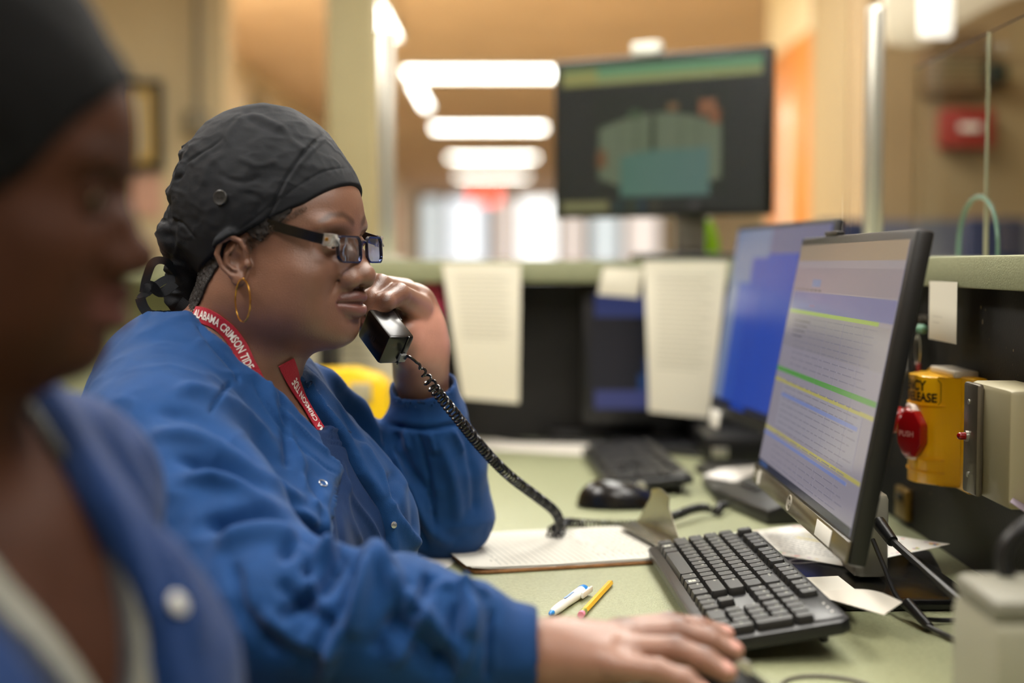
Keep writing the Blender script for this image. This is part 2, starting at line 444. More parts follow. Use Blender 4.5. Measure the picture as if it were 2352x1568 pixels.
# counters (continuous worktops) and partitions
t = thing('worktop', 'pale green speckled laminate desk running under the keyboards and clipboard', 'desk', (.2,1.5,0))
poly = [(-.17,-.4),(.56,-.4),(.56,3.0),(-1.7,3.0),(-1.7,2.3),(-.17,2.3)]
MB().prism(mat4((0,0,DZ-.03),(1,0,0),(0,1,0),(0,0,1)), poly, .03, .003).build('top', M['lam'], t)
edge = pm('desk_edge_band', rgb(92,88,66), .5)
MB().box2((-.18,-.4,DZ-.032), (-.1705,2.3,DZ-.002), .001).build('edge_band', edge, t)
for x, y in ((-.1,-.3),(.5,-.3),(-.1,2.2),(.5,2.9),(-1.6,2.4),(-1.6,2.9)):
    MB().box2((x-.03,y-.03,0), (x+.03,y+.03,DZ-.031), .004).build('leg', M['blackp'], t)
def scuffs(me_mb, n, fx):
    pass
# right partition: black panel with the green ledge
t = thing('side_partition', 'black scuffed privacy panel with pale green ledge at the right', 'partition', (.6,1.5,0))
MB().box2((.56,-.4,0), (.60,3.04,1.071)).build('panel', M['blackpanel'], t)
MB().box2((.53,-.4,1.071), (.84,2.86,1.109), .003).build('ledge', M['lam'], t)
m = MB(); rnd = random.Random(3)
for k in range(160):
    y = 1.35+rnd.random()*.8; z = .76+rnd.random()**.8*.3; s = .0004+rnd.random()**3*.0016
    m.sph((.5598,y,z), s, 6, (.3,1,1+rnd.random()*2))
m.build('scuff_marks', pm('scuff', rgb(120,108,84), .8), t)
t = thing('rear_partition', 'black privacy panel with green ledge running across behind the desk', 'partition', (-.5,3.0,0))
MB().box2((-.68,3.0,0), (.56,3.04,1.06)).build('panel', M['blackpanel'], t)
MB().box2((-2.6,2.86,1.062), (.84,3.3,1.107), .003).build('ledge', M['lam'], t)
MB().box2((-2.6,3.0,0), (-.68,3.04,1.06)).build('left_panel', pm('pale_green_panel', rgb(150,152,118), .6), t)
# plexiglass guards
glass = pm('plexiglass', (.97,1,.98), .02, trans=1, ior=1.05, spec=.2)
def post(name, px0, px1, pytop, Y, lab, zb):
    a = P(px0, pytop, Y); b = P(px1, pytop, Y)
    t = thing('guard_post', lab, 'post', ((a.x+b.x)/2, Y, zb), group=None)
    w = b.x-a.x; cx = (a.x+b.x)/2
    m = MB().box2((a.x,Y-w/2,zb), (b.x,Y+w/2,a.z), .004); m.build('extrusion', M['alu'], t)
    MB().box2((cx-.003,Y-w/2-.001,zb+.02), (cx+.003,Y-w/2+.002,a.z-.01)).build('slot', pm('slot_shadow', rgb(120,122,110), .6), t)
    MB().box2((a.x-.02,Y-w/2-.02,zb), (b.x+.02,Y+w/2+.02,zb+.008), .002).build('foot_plate', M['alu'], t)
    return cx, a.z
cx1, zt1 = post('p', 868, 906, 72, 3.08, 'tall pale metal post standing on the rear ledge behind her head', 1.107)
cx2, zt2 = post('p', 1992, 2030, 14, 2.42, 'tall pale metal post rising behind the big right screen', 1.109)
cx2 = .6155
t = thing('plexiglass_guard', 'clear plexiglass sheet between the two tall metal posts', 'glass panel', (0,3.0,1.11))
MB().boxM(mat4(((cx1+cx2)/2, 2.86, 1.44), Vector((cx2-cx1,-.66+.2,0)).normalized(), Vector((.46,cx2-cx1,0)).normalized(), (0,0,1)), (1.0,.006,.64)).build('sheet', glass, t, auto=0)
t = thing('plexiglass_guard', 'clear plexiglass sheet with arched opening on the right ledge', 'glass panel', (.62,1.9,1.11))
# sheet in the plane X=.62 from the post towards the camera with an arched speak hole outlined
a0 = P(2190,585,1.0); 
def onX(px, py, X):
    Y = X*FPX/(px-1176)*(1); p = P(px, py, Y); k = X/p.x; return P(px, py, Y*k)
GX = .66
def gy(px): return GX*FPX/(px-1176)
yl, yr = gy(2195), gy(2286)
ztop = P(2240,452,(yl+yr)/2).z
yc = (yl+yr)/2; ry = (yl-yr)/2
arch = [(yc+ry*math.cos(PI*k/24), 1.11+(ztop-1.11)*math.sin(PI*k/24)**.75) for k in range(25)]
out = [(2.36,1.11)]+[(y,z) for y, z in arch]+[(1.62,1.11),(1.62,1.42),(2.36,1.42)]
MB().prism(mat4((GX,0,0),(0,1,0),(0,0,1),(1,0,0)), [(y,z) for y,z in out], .006).build('sheet', glass, t, auto=0)
MB().tube([(GX+.003,y,z) for y,z in arch], .0035, 8).build('arch_rim', pm('glass_edge', rgb(96,128,112), .2, spec=.8), t)
MB().tube([(GX+.003,gy(2268)+.02,1.42),(GX+.003,gy(2268)+.02,1.11)], .003, 6).build('sheet_edge', pm('glass_edge2', rgb(150,150,124), .2), t)
# -------------------------------------------------------------- generic monitor, local frame: x right, y up, z toward viewer
def lcd(label, Mx, W, H, T, chin, rects, emit, name='computer_monitor', bezel=.008, rough=.18, group=None):
    "Mx: frame with origin at screen centre; returns thing"
    t = thing(name, label, 'monitor', Mx.translation, group=group)
    m = MB().boxM(Mx @ Matrix.Translation((0,0,-T/2)), (W,H,T), .004)
    m.boxM(Mx @ Matrix.Translation((0,-.01,-T-.012)), (W*.62,H*.66,.03), .012); m.build('casing', M['blackp'], t)
    o = Mx @ Vector((-W/2+bezel, -H/2+chin, .0008)); U = Mx.to_3x3() @ Vector((W-2*bezel,0,0)); V = Mx.to_3x3() @ Vector((0,H-bezel-chin,0))
    painted('screen', plane_fn(o,U,V), rects, vc_mat('screen_glow', emit, rough, 0, .5), t, th=.0005, res=.5)
    return t
# main monitor : plane X~.36, facing -X, leaning back 11 deg
tl = math.radians(10.8)
Y0, Y1 = 1.375, 1.915
upv = Vector((math.sin(tl),0,math.cos(tl))); nv = Vector((-math.cos(tl),0,math.sin(tl))); rv = Vector((0,-1,0))
MO = mat4(Vector((.359,(Y0+Y1)/2,.97)), rv, upv, nv)
W, H = .54, .335
R = []; g = lambda r,gg,b: rgb(r,gg,b)
R.append((0,0,1,1,g(146,140,152)))
R += [(0,.93,1,1,g(150,132,116)), (0,.80,1,.90,g(134,126,142)), (.02,.715,1,.795,g(96,104,158)), (.02,.70,.9,.715,g(150,176,84)),
      (.0,.55,1,.70,g(140,134,142)), (0,.435,1,.455,g(84,150,70)), (0,.39,1,.405,g(176,168,92)), (.11,.20,.92,.39,g(150,146,158)),
      (.12,.335,.9,.35,g(118,132,184)), (.12,.245,.9,.262,g(118,132,184)), (0,.17,1,.185,g(182,172,96)), (0,.145,.9,.158,g(118,132,184)),
      (0,0,1,.03,g(40,44,62)), (.02,.005,.12,.025,g(60,84,130)), (.22,.82,.31,.85,g(104,126,172))]
for k in range(7): R.append((.03+k*.045,.80,.06+k*.045,.808,g(84,80,96),2))
for k in range(6): R.append((.12+k*.03,.735,.14+k*.03,.742,g(190,120,90) if k > 3 else g(160,160,190),2))
rnd = random.Random(5)
for k in range(26):
    v = .045+k*.0255
    if .42 < v < .47: continue
    x = .14
    while x < .85:
        w_ = .02+rnd.random()*.07; R.append((x,v,min(.9,x+w_),v+.004,g(122,118,134),2)); x += w_+.012
for k in range(4): R.append((.1,.6+k*.022,.22+.02*k,.606+k*.022,g(96,92,104),2))
for u in (.1,.28,.45,.62,.8): R.append((u,.05,u+.002,.69,g(134,128,144),2))
t = lcd('large monitor on the right tilted back, screen filled with a striped form', MO, W, H, .019, .026, R, .72, rough=.13, bezel=.011)
SM = MO
def on(dx, dy, dz=0): return SM @ Vector((dx,dy,dz))
m = MB().boxM(SM @ Matrix.Translation((0,-H/2+.012,.0015)), (W-.002,.023,.003), .0008); m.build('chin_bezel', pm('chin_bronze', rgb(88,80,62), .18, spec=.8), t)
MB().boxM(SM @ Matrix.Translation((-.222,-H/2+.0125,.0035)), (.012,.018,.0006)).build('white_sticker', M['white'], t); st = MB().boxM(SM @ Matrix.Translation((.165,-H/2+.012,.0035)), (.07,.017,.0006), .0001)
st.build('white_sticker', M['white'], t)
lt = MB(); lt.text('T7-02', SM @ Matrix.Translation((-.247,-H/2+.0125,.003)), .013, .015); lt.text('DELL', SM @ Matrix.Translation((-.02,-H/2+.0125,.003)), .008, .01)
lt.tube([SM @ Vector((-.02+.011*math.cos(a), -H/2+.0125+.009*math.sin(a), .0032)) for a in [k*PI/10 for k in range(20)]], .0005, 4, closed=True)
lt.build('lettering', pm('label_grey', rgb(196,190,176), .5), t)
MB().boxM(SM @ Matrix.Translation((-.11,H/2+.003,-.006)), (.07,.006,.01), .002).build('webcam', M['blackp'], t)
silver = pm('silver_stand', rgb(176,172,156), .32, metal=.6)
m = MB(); mp = Vector((.425,1.62,0))
m.box2((.385,1.585,.745), (.425,1.655,.842), .008).box2((.372,1.58,.82), (.408,1.66,.90), .006); m.build('stand_neck', silver, t)
base = [(-.10,-.1),(-.085,-.12),(.085,-.12),(.1,-.1),(.1,.1),(.085,.12),(-.085,.12),(-.1,.1)]
MB().prism(mat4((.40,1.615,DZ+.001),(1,0,0),(0,1,0),(0,0,1)), base, .012, .004).build('stand_base', M['blackg'], t)
bl = pm('blue_screen_plastic', rgb(16,60,150), .3)
# second workstation monitor behind it (blue desktop)
a, b, c, d = P(1628,945,2.50), P(1768,1000,2.14), P(1835,563,2.18), P(1682,576,2.52)
xr = (b-a); xr.z = 0; w2 = .50; xr.normalize(); upq = ((d-a)); upq = (upq - xr*upq.dot(xr)).normalized(); nq = xr.cross(upq)
cen = a + xr*w2/2 + upq*.165
R2 = [(0,0,1,1,g(20,62,160)), (0,0,.42,1,g(104,120,152)), (.12,0,.42,.70,g(30,70,160)), (.25,0,.42,.84,g(22,62,158)), (.27,.62,.42,.82,g(96,108,168),1), (.42,.86,1,1,g(92,96,130)),(0,0,1,.035,g(12,20,44),2)]  # grey-blue left part is a reflection painted into the screen
Mq = mat4(cen, xr, upq, nq)
t = lcd('middle monitor showing a plain blue desktop, partly behind the large one', Mq, w2, .33, .015, .02, R2, .9, rough=.2)
qb = Mq @ Vector((0,-.1,-.05))
MB().box2((qb.x-.02,qb.y-.03,DZ+.01), (qb.x+.02,qb.y+.03,qb.z+.05), .006).build('stand_neck', M['blackp'], t)
MB().box2((qb.x-.12,qb.y-.1,DZ+.001), (qb.x+.09,qb.y+.1,DZ+.015), .006).build('stand_base', M['blackp'], t)
m = MB().boxM(Mq @ Matrix.Translation((-.20,-.172,.001)), (.055,.03,.004), .001); m.build('white_sticker', M['white'], t)
# raised monitor on the rear ledge
a, b, c, d = P(1268,490,3.18), P(1762,492,2.92), P(1770,108,2.92), P(1282,152,3.18)
cen = (a+b+c+d)/4; xr = (b-a); xr.z = 0; w3 = xr.length; xr.normalize(); nq = xr.cross(Vector((0,0,1))); Mq = mat4(cen, xr, (0,0,1), nq)
R3 = [(0,0,1,1,g(30,34,30)), (.02,.86,.99,.98,g(120,160,106)), (.02,.86,.99,.91,g(160,164,104)), (.02,.86,.2,.96,g(164,160,92),2), (.2,.93,.99,.98,g(112,164,120),2),
      (.02,.01,.26,.075,g(136,132,88)), (.29,.015,.33,.06,g(30,70,70)), (.36,.015,.40,.06,g(60,76,50)), (.41,.015,.44,.06,g(30,70,90)), (.47,.015,.51,.06,g(76,72,56)), (.66,.02,.7,.06,g(70,66,70)),
      (.19,.10,.84,.80,g(26,34,24))]
# camera picture on the screen: pale curved floor and bed
for k in range(22):
    u0 = .21+k*.027; f = k/21
    top = .50+.13*math.sin(.4+f*2.4); bot = .10
    R3.append((u0,top-.02,u0+.027,.72-.05*abs(f-.5),g(76+14*(f>.7),52,28),0))
    R3.append((u0,bot+.12-.10*math.sin(f*3),u0+.027,top+.02,g(112,122,96),1))
    if k > 3 and k < 20: R3.append((u0,bot,u0+.027,.32+.14*f+.03*math.sin(f*5),g(84+int(8*f),124,106+int(10*f)),2))
R3 += [(.70,.62,.78,.72,g(150,96,58),3), (.75,.56,.80,.66,g(140,86,50),3), (.2,.3,.25,.42,g(120,84,48),3), (.55,.66,.6,.71,g(130,100,60),3), (.36,.62,.42,.68,g(70,90,60),3)]
t = lcd('raised dark monitor on the rear ledge showing a camera view', Mq, w3, .345, .03, .012, R3, .6, bezel=.012, rough=.35)
q = Mq @ Vector((.06,-.1,-.04))
MB().box2((q.x-.032,q.y-.02,1.12), (q.x+.032,q.y+.02,q.z+.08), .006).build('stand_neck', pm('stand_grey', rgb(92,84,74), .5), t)
MB().box2((q.x-.12,q.y-.09,1.108), (q.x+.12,q.y+.09,1.122), .005).build('stand_base', M['blackp'], t)
MB().boxM(Mq @ Matrix.Translation((-.03,.186,-.01)), (.066,.03,.03), .006).build('webcam', M['white'], t)
# low monitor under the rear ledge
Mq = mat4(P(1540,815,2.91), (1,0,0), (0,.05,1), (0,-1,.05))
R4 = [(0,0,1,1,g(12,18,32)), (.03,.80,1,1,g(52,66,124)), (.03,0,.36,.16,g(66,74,130)), (.3,.16,.7,.3,g(24,66,120),1), (.34,.3,.8,.44,g(32,70,132),1), (.4,.44,.8,.54,g(36,54,110),1), (.5,.54,.8,.6,g(40,52,100),1)]
t = lcd('black monitor standing under the rear ledge, dark blue picture half covered by paper', Mq, .36, .28, .02, .03, R4, .55, bezel=.015, rough=.3)
MB().box2((Mq.translation.x-.03,2.93,DZ+.01), (Mq.translation.x+.03,2.96,.9), .004).build('stand_neck', M['blackp'], t)
MB().box2((Mq.translation.x-.12,2.76,DZ+.001), (Mq.translation.x+.12,2.97,DZ+.014), .004).build('stand_base', M['blackp'], t)
# papers hanging from the rear ledge
pv = vc_mat('paper_print', 0, .75)
pw, pl = rgb(226,220,200), rgb(176,172,152)
def hang(label, a, b, c, d, rows, name='paper_notice', bow=.01):
    f0 = quad_fn(a, b, c, d)
    f = lambda u, v: f0(u, v)+Vector((0,-1,0))*bow*math.sin(PI*(1-v))
    RR = [(0,0,1,1,pw)]
    for (v0, v1, n, x1) in rows:
        for k in range(n):
            v = v0+(v1-v0)*k/max(1,n-1); RR.append((.14,v,x1-.1*((k*7)%3==0),v+.008,pl))
    o = painted(name, f, RR, pv, None, th=.0006, res=.12)
    tag(o, label, 'paper'); return o
hang('long paper notice hanging from the rear ledge left of the black gap', P(1062,915,2.84), P(1192,926,2.84), P(1196,606,2.84), P(1016,606,2.84), [(.45,.92,16,.85)])
hang('long paper sheet with faint red lines hanging beside the blue screen', P(1490,945,2.82), P(1628,960,2.82), P(1672,600,2.82), P(1478,598,2.82), [(.3,.9,20,.85)])
hang('small square white note stuck to the rear ledge', P(1372,676,2.845), P(1466,684,2.845), P(1478,616,2.845), P(1386,614,2.845), [], bow=.003, name='sticky_note')
hang('small white note with torn lower edge under the right ledge', Vector((.528,1.80,1.005)), Vector((.528,1.688,1.004)), Vector((.528,1.688,1.078)), Vector((.528,1.80,1.078)), [(.3,.4,2,.5)], bow=.0, name='sticky_note')
# white sheets + pink folder left under the ledge
o = painted('paper_notice', plane_fn(P(700,905,2.97), P(1012,905,2.97)-P(700,905,2.97), P(700,668,2.97)-P(700,905,2.97)), [(0,0,1,1,rgb(214,206,180))]+[(.1,.2+.07*k,.5,.22+.07*k,pl) for k in range(6)], pv, None)
tag(o, 'broad cream sheet pinned to the rear panel behind the phone hand', 'paper')
t = thing('pink_folder', 'bright pink folder standing by the raised hand under the ledge', 'folder', (-.17,2.9,.9))
MB().box(P(992,702,2.92), (.05,.02,.085), .006).build('cover', pm('pink', rgb(224,76,120), .5), t)
MB().box(P(992,665,2.9), (.04,.02,.03), .006).build('tab', pm('crimson', rgb(160,40,70), .5), t)
# black binder upright (dark vertical bar near the chin)
t = thing('black_binder', 'narrow black binder standing behind her chin', 'binder', (-.35,2.9,DZ))
a = P(746,700,2.9); b = P(782,860,2.9)
MB().box2((a.x,2.8,DZ+.002), (b.x,2.93,a.z), .004).build('cover', M['blackp'], t)
MB().box2((a.x+.008,2.797,.8), (b.x-.008,2.8,.86)).build('spine_label', M['white'], t)
# yellow caddy
t = thing('yellow_case', 'bright yellow plastic case with grey labels on the desk behind her', 'case', (-.28,2.6,DZ))
yp = pm('yellow_plastic', rgb(240,196,16), .35, coat=.2)
a = P(775,850,2.6); b = P(905,985,2.6)
m = MB().prism(mat4((0,2.66,0),(1,0,0),(0,0,1),(0,-1,0)), [(a.x-.06,a.z),(a.x+.03,a.z+.004),(b.x-.025,a.z-.01),(b.x-.008,a.z-.025),(b.x-.004,DZ+.002),(a.x-.06,DZ+.002)], .1, .006)
m.build('body', yp, t)
MB().box2((a.x+.028,2.552,a.z-.055), (a.x+.066,2.562,a.z-.02), .002).build('label', pm('label_grey2', rgb(170,160,130), .6), t)
MB().box2((a.x+.03,2.552,a.z-.085), (a.x+.045,2.562,a.z-.06), .002).build('latch', M['blackp'], t)
# green plant-like lime strap behind the raised screen
t = thing('lime_bottle', 'small bright green leaf-shaped bottle on the rear ledge under the raised screen', 'bottle', (.42,3.2,1.107))
q = P(1638,540,3.22)
lime = pm('lime', rgb(150,200,30), .4)
MB().lathe([(.006,0),(.018,.004),(.02,.04),(.014,.075),(.008,.09)], (q.x,3.22,1.109), (q.x-.015,3.22,1.2)).build('body', lime, t)
MB().lathe([(.009,0),(.009,.02),(.006,.026)], (q.x-.0145,3.22,1.197), (q.x-.02,3.22,1.25)).build('cap', M['white'], t)
# dark clutter: black phone/tray at rear desk, white sheet on the desk
t = thing('desk_sheet', 'white paper lying on the far part of the desk', 'paper', (0,2.6,DZ+.001))
o = painted('sheet', quad_fn(PZ(1080,1030,DZ+.001), PZ(1400,1048,DZ+.001), PZ(1400,1018,DZ+.001), PZ(1085,1008,DZ+.001)), [(0,0,1,1,rgb(214,208,196))], pv, t, th=.0006)
t = thing('black_tray', 'low black tray at the back of the desk under the posted papers', 'tray', (.2,2.83,DZ))
a = PZ(1255,1012,DZ); b = PZ(1450,1012,DZ)
MB().box2((a.x,a.y,DZ+.001), (b.x,a.y+.12,DZ+.022), .005).build('body', M['blackp'], t)
MB().box2((a.x+.01,a.y+.01,DZ+.021), (b.x-.01,a.y+.1,DZ+.024), .002).build('lid', M['blackg'], t)
def cable(name, lab, pts, r, mat, n=8, plug=None):
    m = MB().tube(catmull(pts, 8), r, 8); 
    o = m.build(name, mat); return tag(o, lab, 'cable')
cable('cable', 'black cable lying along the rear panel at the back of the desk', [PZ(1060,985,DZ+.004),(.0,2.94,DZ+.004),(.15,2.9,DZ+.004),(.33,2.8,DZ+.004),(.42,2.6,DZ+.004),(.5,2.5,DZ+.004)], .004, M['blackp'])
cable('cable', 'black looped cable under the middle monitor', [(.22,2.93,DZ+.005),(.3,2.74,DZ+.005),(.38,2.66,DZ+.005),(.33,2.5,DZ+.005),(.45,2.42,DZ+.005)], .004, M['blackp'])
t = thing('dark_dock', 'black docking box under the middle monitor', 'box', (.42,2.5,DZ))
MB().box2((.36,2.62,DZ+.001),(.52,2.9,DZ+.05), .006).build('body', M['blackp'], t)
MB().box2((.37,2.617,DZ+.012),(.40,2.62,DZ+.03), .001).build('port', M['alu'], t)
# ---------------------------------------------------------------- keyboards
keym = pm('key_plastic', rgb(27,26,24), .42, spec=.45); keyl = pm('key_legend', rgb(180,180,165), .5)
kc = {}
def key_mesh(w, h, leg):
    k = (w, h, leg)
    if k in kc: return kc[k]
    m = MB(); U = .0188; bw, bh, tw, th_, H = w*U-.0012, h*U-.0012, w*U-.0042, h*U-.0046, .0085
    lv = [(bw,bh,0,0),(bw-.0004,bh-.0004,.003,.0002),(tw+.0006,th_+.0006,H-.0006,.0006),(tw,th_,H,.0006)]
    rings = []
    for a, b, z, oy in lv:
        c = min(a,b)*.12; q = [(-a/2+c,-b/2),(a/2-c,-b/2),(a/2,-b/2+c),(a/2,b/2-c),(a/2-c,b/2),(-a/2+c,b/2),(-a/2,b/2-c),(-a/2,-b/2+c)]
        rings.append([m.bm.verts.new((x,y+oy,z)) for x, y in q])
    for i in range(3):
        for j in range(8): m.bm.faces.new((rings[i][j],rings[i][(j+1)%8],rings[i+1][(j+1)%8],rings[i+1][j]))
    m.bm.faces.new(rings[-1]); m.bm.faces.new(rings[0][::-1])
    if leg:
        m.mi = 1; sz = .0052 if len(leg) == 1 else .0036
        if leg == 'win':
            for dx in (-1,1):
                for dy in (-1,1): m.box((dx*.0021,dy*.0021,H+.00005), (.0036,.0036,.0003))
        else: m.text(leg, mat4((-tw/2+.0032+.0012*(len(leg)>1),th_*.22,H+.0002),(1,0,0),(0,1,0),(0,0,1)), sz, .01)
    m.recalc = False
    me = m.mesh('key', 35); me.materials.append(keym); me.materials.append(keyl); kc[k] = me; return me
rows = []
def addrow(y, x, items):
    for it in items:
        if isinstance(it, (int, float)): x += it; continue
        leg, w, h = it if isinstance(it, tuple) else (it, 1, 1)
        rows.append((x+w/2, y-(h-1)/2, w, h, leg)); x += w
addrow(5.25, 0, ['Esc',1,'F1','F2','F3','F4',.5,'F5','F6','F7','F8',.5,'F9','F10','F11','F12',.25,'Prt','Scr','Brk'])
addrow(4, 0, ['`']+list('1234567890-=')+[('Backsp',2,1),.25,'Ins','Hm','PgU',.25,'Num','/','*','-'])
addrow(3, 0, [('Tab',1.5,1)]+list('QWERTYUIOP[]')+[('\\',1.5,1),.25,'Del','End','PgD',.25,'7','8','9',('+',1,2)])
addrow(2, 0, [('Caps',1.75,1)]+list("ASDFGHJKL;'")+[('Enter',2.25,1),3.5,'4','5','6'])
addrow(1, 0, [('Shift',2.25,1)]+list('ZXCVBNM,./')+[('Shift',2.75,1),1.25,'^',1.25,'1','2','3',('Ent',1,2)])
addrow(0, 0, [('Ctrl',1.25,1),('win',1.25,1),('Alt',1.25,1),('',6.25,1),('Alt',1.25,1),('win',1.25,1),('Menu',1.25,1),('Ctrl',1.25,1),.25,'<','v','>',.25,('0',2,1),'.'])
def keyboard(label, org, U, tilt, keys=True):
    U = Vector(U).normalized(); Vh = Vector((0,0,1)).cross(U).normalized(); Vv = Vh*math.cos(tilt)+Vector((0,0,1))*math.sin(tilt); N = U.cross(Vv)
    F = mat4(org, U, Vv, N)
    t = thing('keyboard', label, 'keyboard', org, rot=F.to_3x3().to_euler())
    m = MB()
    L, D = .444, .137
    pr = [(0,.004),(.004,0),(L-.004,0),(L,.004),(L,D-.01),(L-.01,D),(.01,D),(0,D-.01)]
    m.prism(mat4((0,0,-.006),(1,0,0),(0,1,0),(0,0,1)), pr, .013, .002)
    m.box((L-.050,D-.020,.0075), (.084,.03,.004), .0015)
    m.build('body', M['blackp'], t, True)
    for x in (.05, L-.05): MB().box((x,D-.02,-.014), (.02,.008,.018), .002).build('foot', M['blackp'], t, True)
    n = 0; rest = []
    for (x, y, w, h, leg) in sorted(rows, key=lambda r: r[0]*-1 if keys else 0):
        me = key_mesh(w, h, leg if keys else '')
        n += 1
        if n > 100: rest.append((me, x, y)); continue
        o = bpy.data.objects.new('key', me); C.objects.link(o); o.parent = t
        o.location = (.008+x*.0190, .013+y*.0188+.0094-.002, .0062)
    if rest:
        bm = bmesh.new()
        for me, x, y in rest:
            b0 = len(bm.verts); bm.from_mesh(me); bm.verts.ensure_lookup_table()
            for v in bm.verts[b0:]: v.co += Vector((.008+x*.0190, .013+y*.0188+.0074, .0062))
        me = bpy.data.meshes.new('keys'); bm.to_mesh(me); bm.free()
        o = link('key', me, [keym, keyl], t, True); o['kind'] = 'stuff'
    for k in range(3): MB().box((L-.06+k*.016,D-.012,.0098), (.003,.0015,.0006)).build('indicator_light', M['white'], t, True)
    return t
keyboard('black computer keyboard in front of the large tilted monitor, beside the hand', Vector((.168,1.74,.743)), (.03,-1,0), math.radians(9))
keyboard('black computer keyboard farther back on the desk, near the middle monitor', Vector((.133,2.69,.743)), (.05,-1,0), math.radians(5), False)
# ---------------------------------------------------------------- mice
def mouse(label, c, ang, L=.115, W=.062, H=.038, mat='blackg', wheel=True):
    t = thing('computer_mouse', label, 'mouse', c, ang)
    m = MB(); nu, nv = 20, 20
    def f(u, v):
        a = u*2*PI; r = v
        x = -L/2*math.cos(a)*r; y = W/2*math.sin(a)*r*(1-.12*math.cos(a)*-1)
        prof = (1-r**3.2)**.5 if r < 1 else 0
        z = H*prof*(1-.28*(x/(L/2))-.25*(x/(L/2))**2)
        return Vector((x,y,z+.002))
    for i in range(40):
        pass
    V = [[m.bm.verts.new(f(i/40, max(j/nv, .0))) for i in range(40)] for j in range(1, nv+1)]
    top = m.bm.verts.new(f(0, 0))
    for i in range(40): m.bm.faces.new((top, V[0][i], V[0][(i+1)%40]))
    for j in range(nv-1):
        for i in range(40): m.bm.faces.new((V[j][i], V[j+1][i], V[j+1][(i+1)%40], V[j][(i+1)%40]))
    m.bm.faces.new([V[-1][i] for i in range(40)][::-1])
    m.build('shell', M[mat], t, True, auto=60)
    MB().cyl((L*.25,-.004,H*.80),(L*.25,.004,H*.80),.008).build('scroll_wheel', M['alu'], t, True)
    MB().tube([(L*.12,0,H*.975),(L*.3,0,H*.86),(L*.46,0,H*.40)], .0006, 4).build('button_gap', M['blackp'], t, True)
    return t
q1 = PZ(1330,1168,DZ); q2 = PZ(1508,1172,DZ)
mouse('glossy black computer mouse resting alone in the middle of the desk', (q1+q2)/2+Vector((.004,.022,.001)), -.05, L=(q2-q1).length*1.12, W=.068)
mouse('dark computer mouse under the hand at the lower edge of the picture', Vector((.165,1.185,DZ+.001)), -.25, L=.118, W=.064, H=.036, mat='blackp')
cable('mouse_cable', 'thin dark mouse cable curving along the near desk edge', [Vector((.222,1.165,DZ+.008)),PZ(1800,1566,DZ+.002),PZ(1860,1552,DZ+.002),PZ(1960,1562,DZ+.002),PZ(2060,1600,DZ+.002)], .0016, pm('cable_grey', rgb(70,60,54), .5))
# ---------------------------------------------------------------- clipboard
ub = Vector((.965,.262,0)).normalized(); vb = Vector((-.262,.965,0)).normalized()
O = Vector((-.049,1.672,DZ)) - ub*.0
t = thing('clipboard', 'brown hardboard clipboard with metal clip under her raised elbow', 'clipboard', O)
cb = pm('hardboard', rgb(150,104,62), .65, bump=.5, bscale=400, var=.25, vscale=60)
Lb, Wb = .315, .228
rc = []
for (x, y, a0) in ((.02,.02,PI),(Lb-.02,.02,1.5*PI),(Lb-.02,Wb-.02,0),(.02,Wb-.02,PI/2)):
    for k in range(5): a = a0+k*PI/8; rc.append((x+.02*math.cos(a), y+.02*math.sin(a)))
MB().prism(mat4(O+Vector((0,0,.001)), ub, vb, (0,0,1)), rc, .0035, .0006).build('board', cb, t)
BM = mat4(O+Vector((0,0,.0045)), ub, vb, (0,0,1))
sm = pm('clip_steel', rgb(150,146,132), .25, metal=.95, bump=.1, bscale=80)
m = MB()
def clipf(u, v):
    # flat spring plate then upturned lever
    y = Wb/2+(u-.5)*(.15 if v < .35 else .15-.085*min(1,(v-.35)/.5))
    s = v*.095
    if v < .3: x = Lb-.062+s; z = .008+.004*math.sin(v/.3*PI/2)
    else:
        q = (v-.3)/.7; x = Lb-.0335-.004*math.sin(q*2.2)+.012*q-.030*q*q*0.2; z = .012+.052*q
    z += .006*math.sin(u*PI)*(1 if v > .3 else .3)
    return BM @ Vector((x, y, z))
m.sheet(clipf, 18, 24, .0012); m.build('clip_lever', sm, t)
m = MB(); m.sheet(lambda u,v: BM @ Vector((Lb-.058+.050*v, Wb/2+(u-.5)*.155, .0105-.006*(abs(v-.4)*2)**2)), 8, 12, .001); m.build('clip_plate', sm, t)
MB().cyl(BM @ Vector((Lb-.034,Wb/2-.05,.009)), BM @ Vector((Lb-.034,Wb/2+.05,.009)), .0045).build('clip_spring', sm, t)
# sheets on it
def pg(u, v, lift=0, shift=(0,0)):
    x = -.004+u*.283+shift[0]; y = .004+v*.216+shift[1]
    z = .0012+lift+.003*math.exp(-((u)/.06)**2)*(1-v)+.0015*math.sin(u*9+1)*(.5-v)*.6
    return BM @ Vector((x, y, max(.0003, z)))
ln = rgb(128,130,124); pr_ = rgb(92,92,88)
RR = [(0,0,1,1,rgb(196,193,182))]
for k in range(30):
    u = .10+k*.029; RR.append((u,.05,u+.0036,.96,ln,0))
rnd = random.Random(11)
for k in range(30):
    u = .10+k*.029
    if k in (1,2) or k > 17:
        v = .1+rnd.random()*.1
        while v < .85:
            w_ = .02+rnd.random()*.05
            RR.append((u+.007,v,u+.012,v+w_,pr_,1)); v += w_+.02+rnd.random()*(.02 if k > 20 else .2)
tp = thing('lined_form_sheets', 'white ruled form sheets held on the clipboard', 'paper', O)
painted('under_sheet', lambda u,v: pg(u,v,0,(.006,-.002)), [(0,0,1,1,rgb(226,222,208))], pv, tp, th=.0008, res=.08)
painted('sheet', lambda u,v: pg(u,v,.0016), RR, pv, tp, th=.0004, res=.08, eps=.00008)
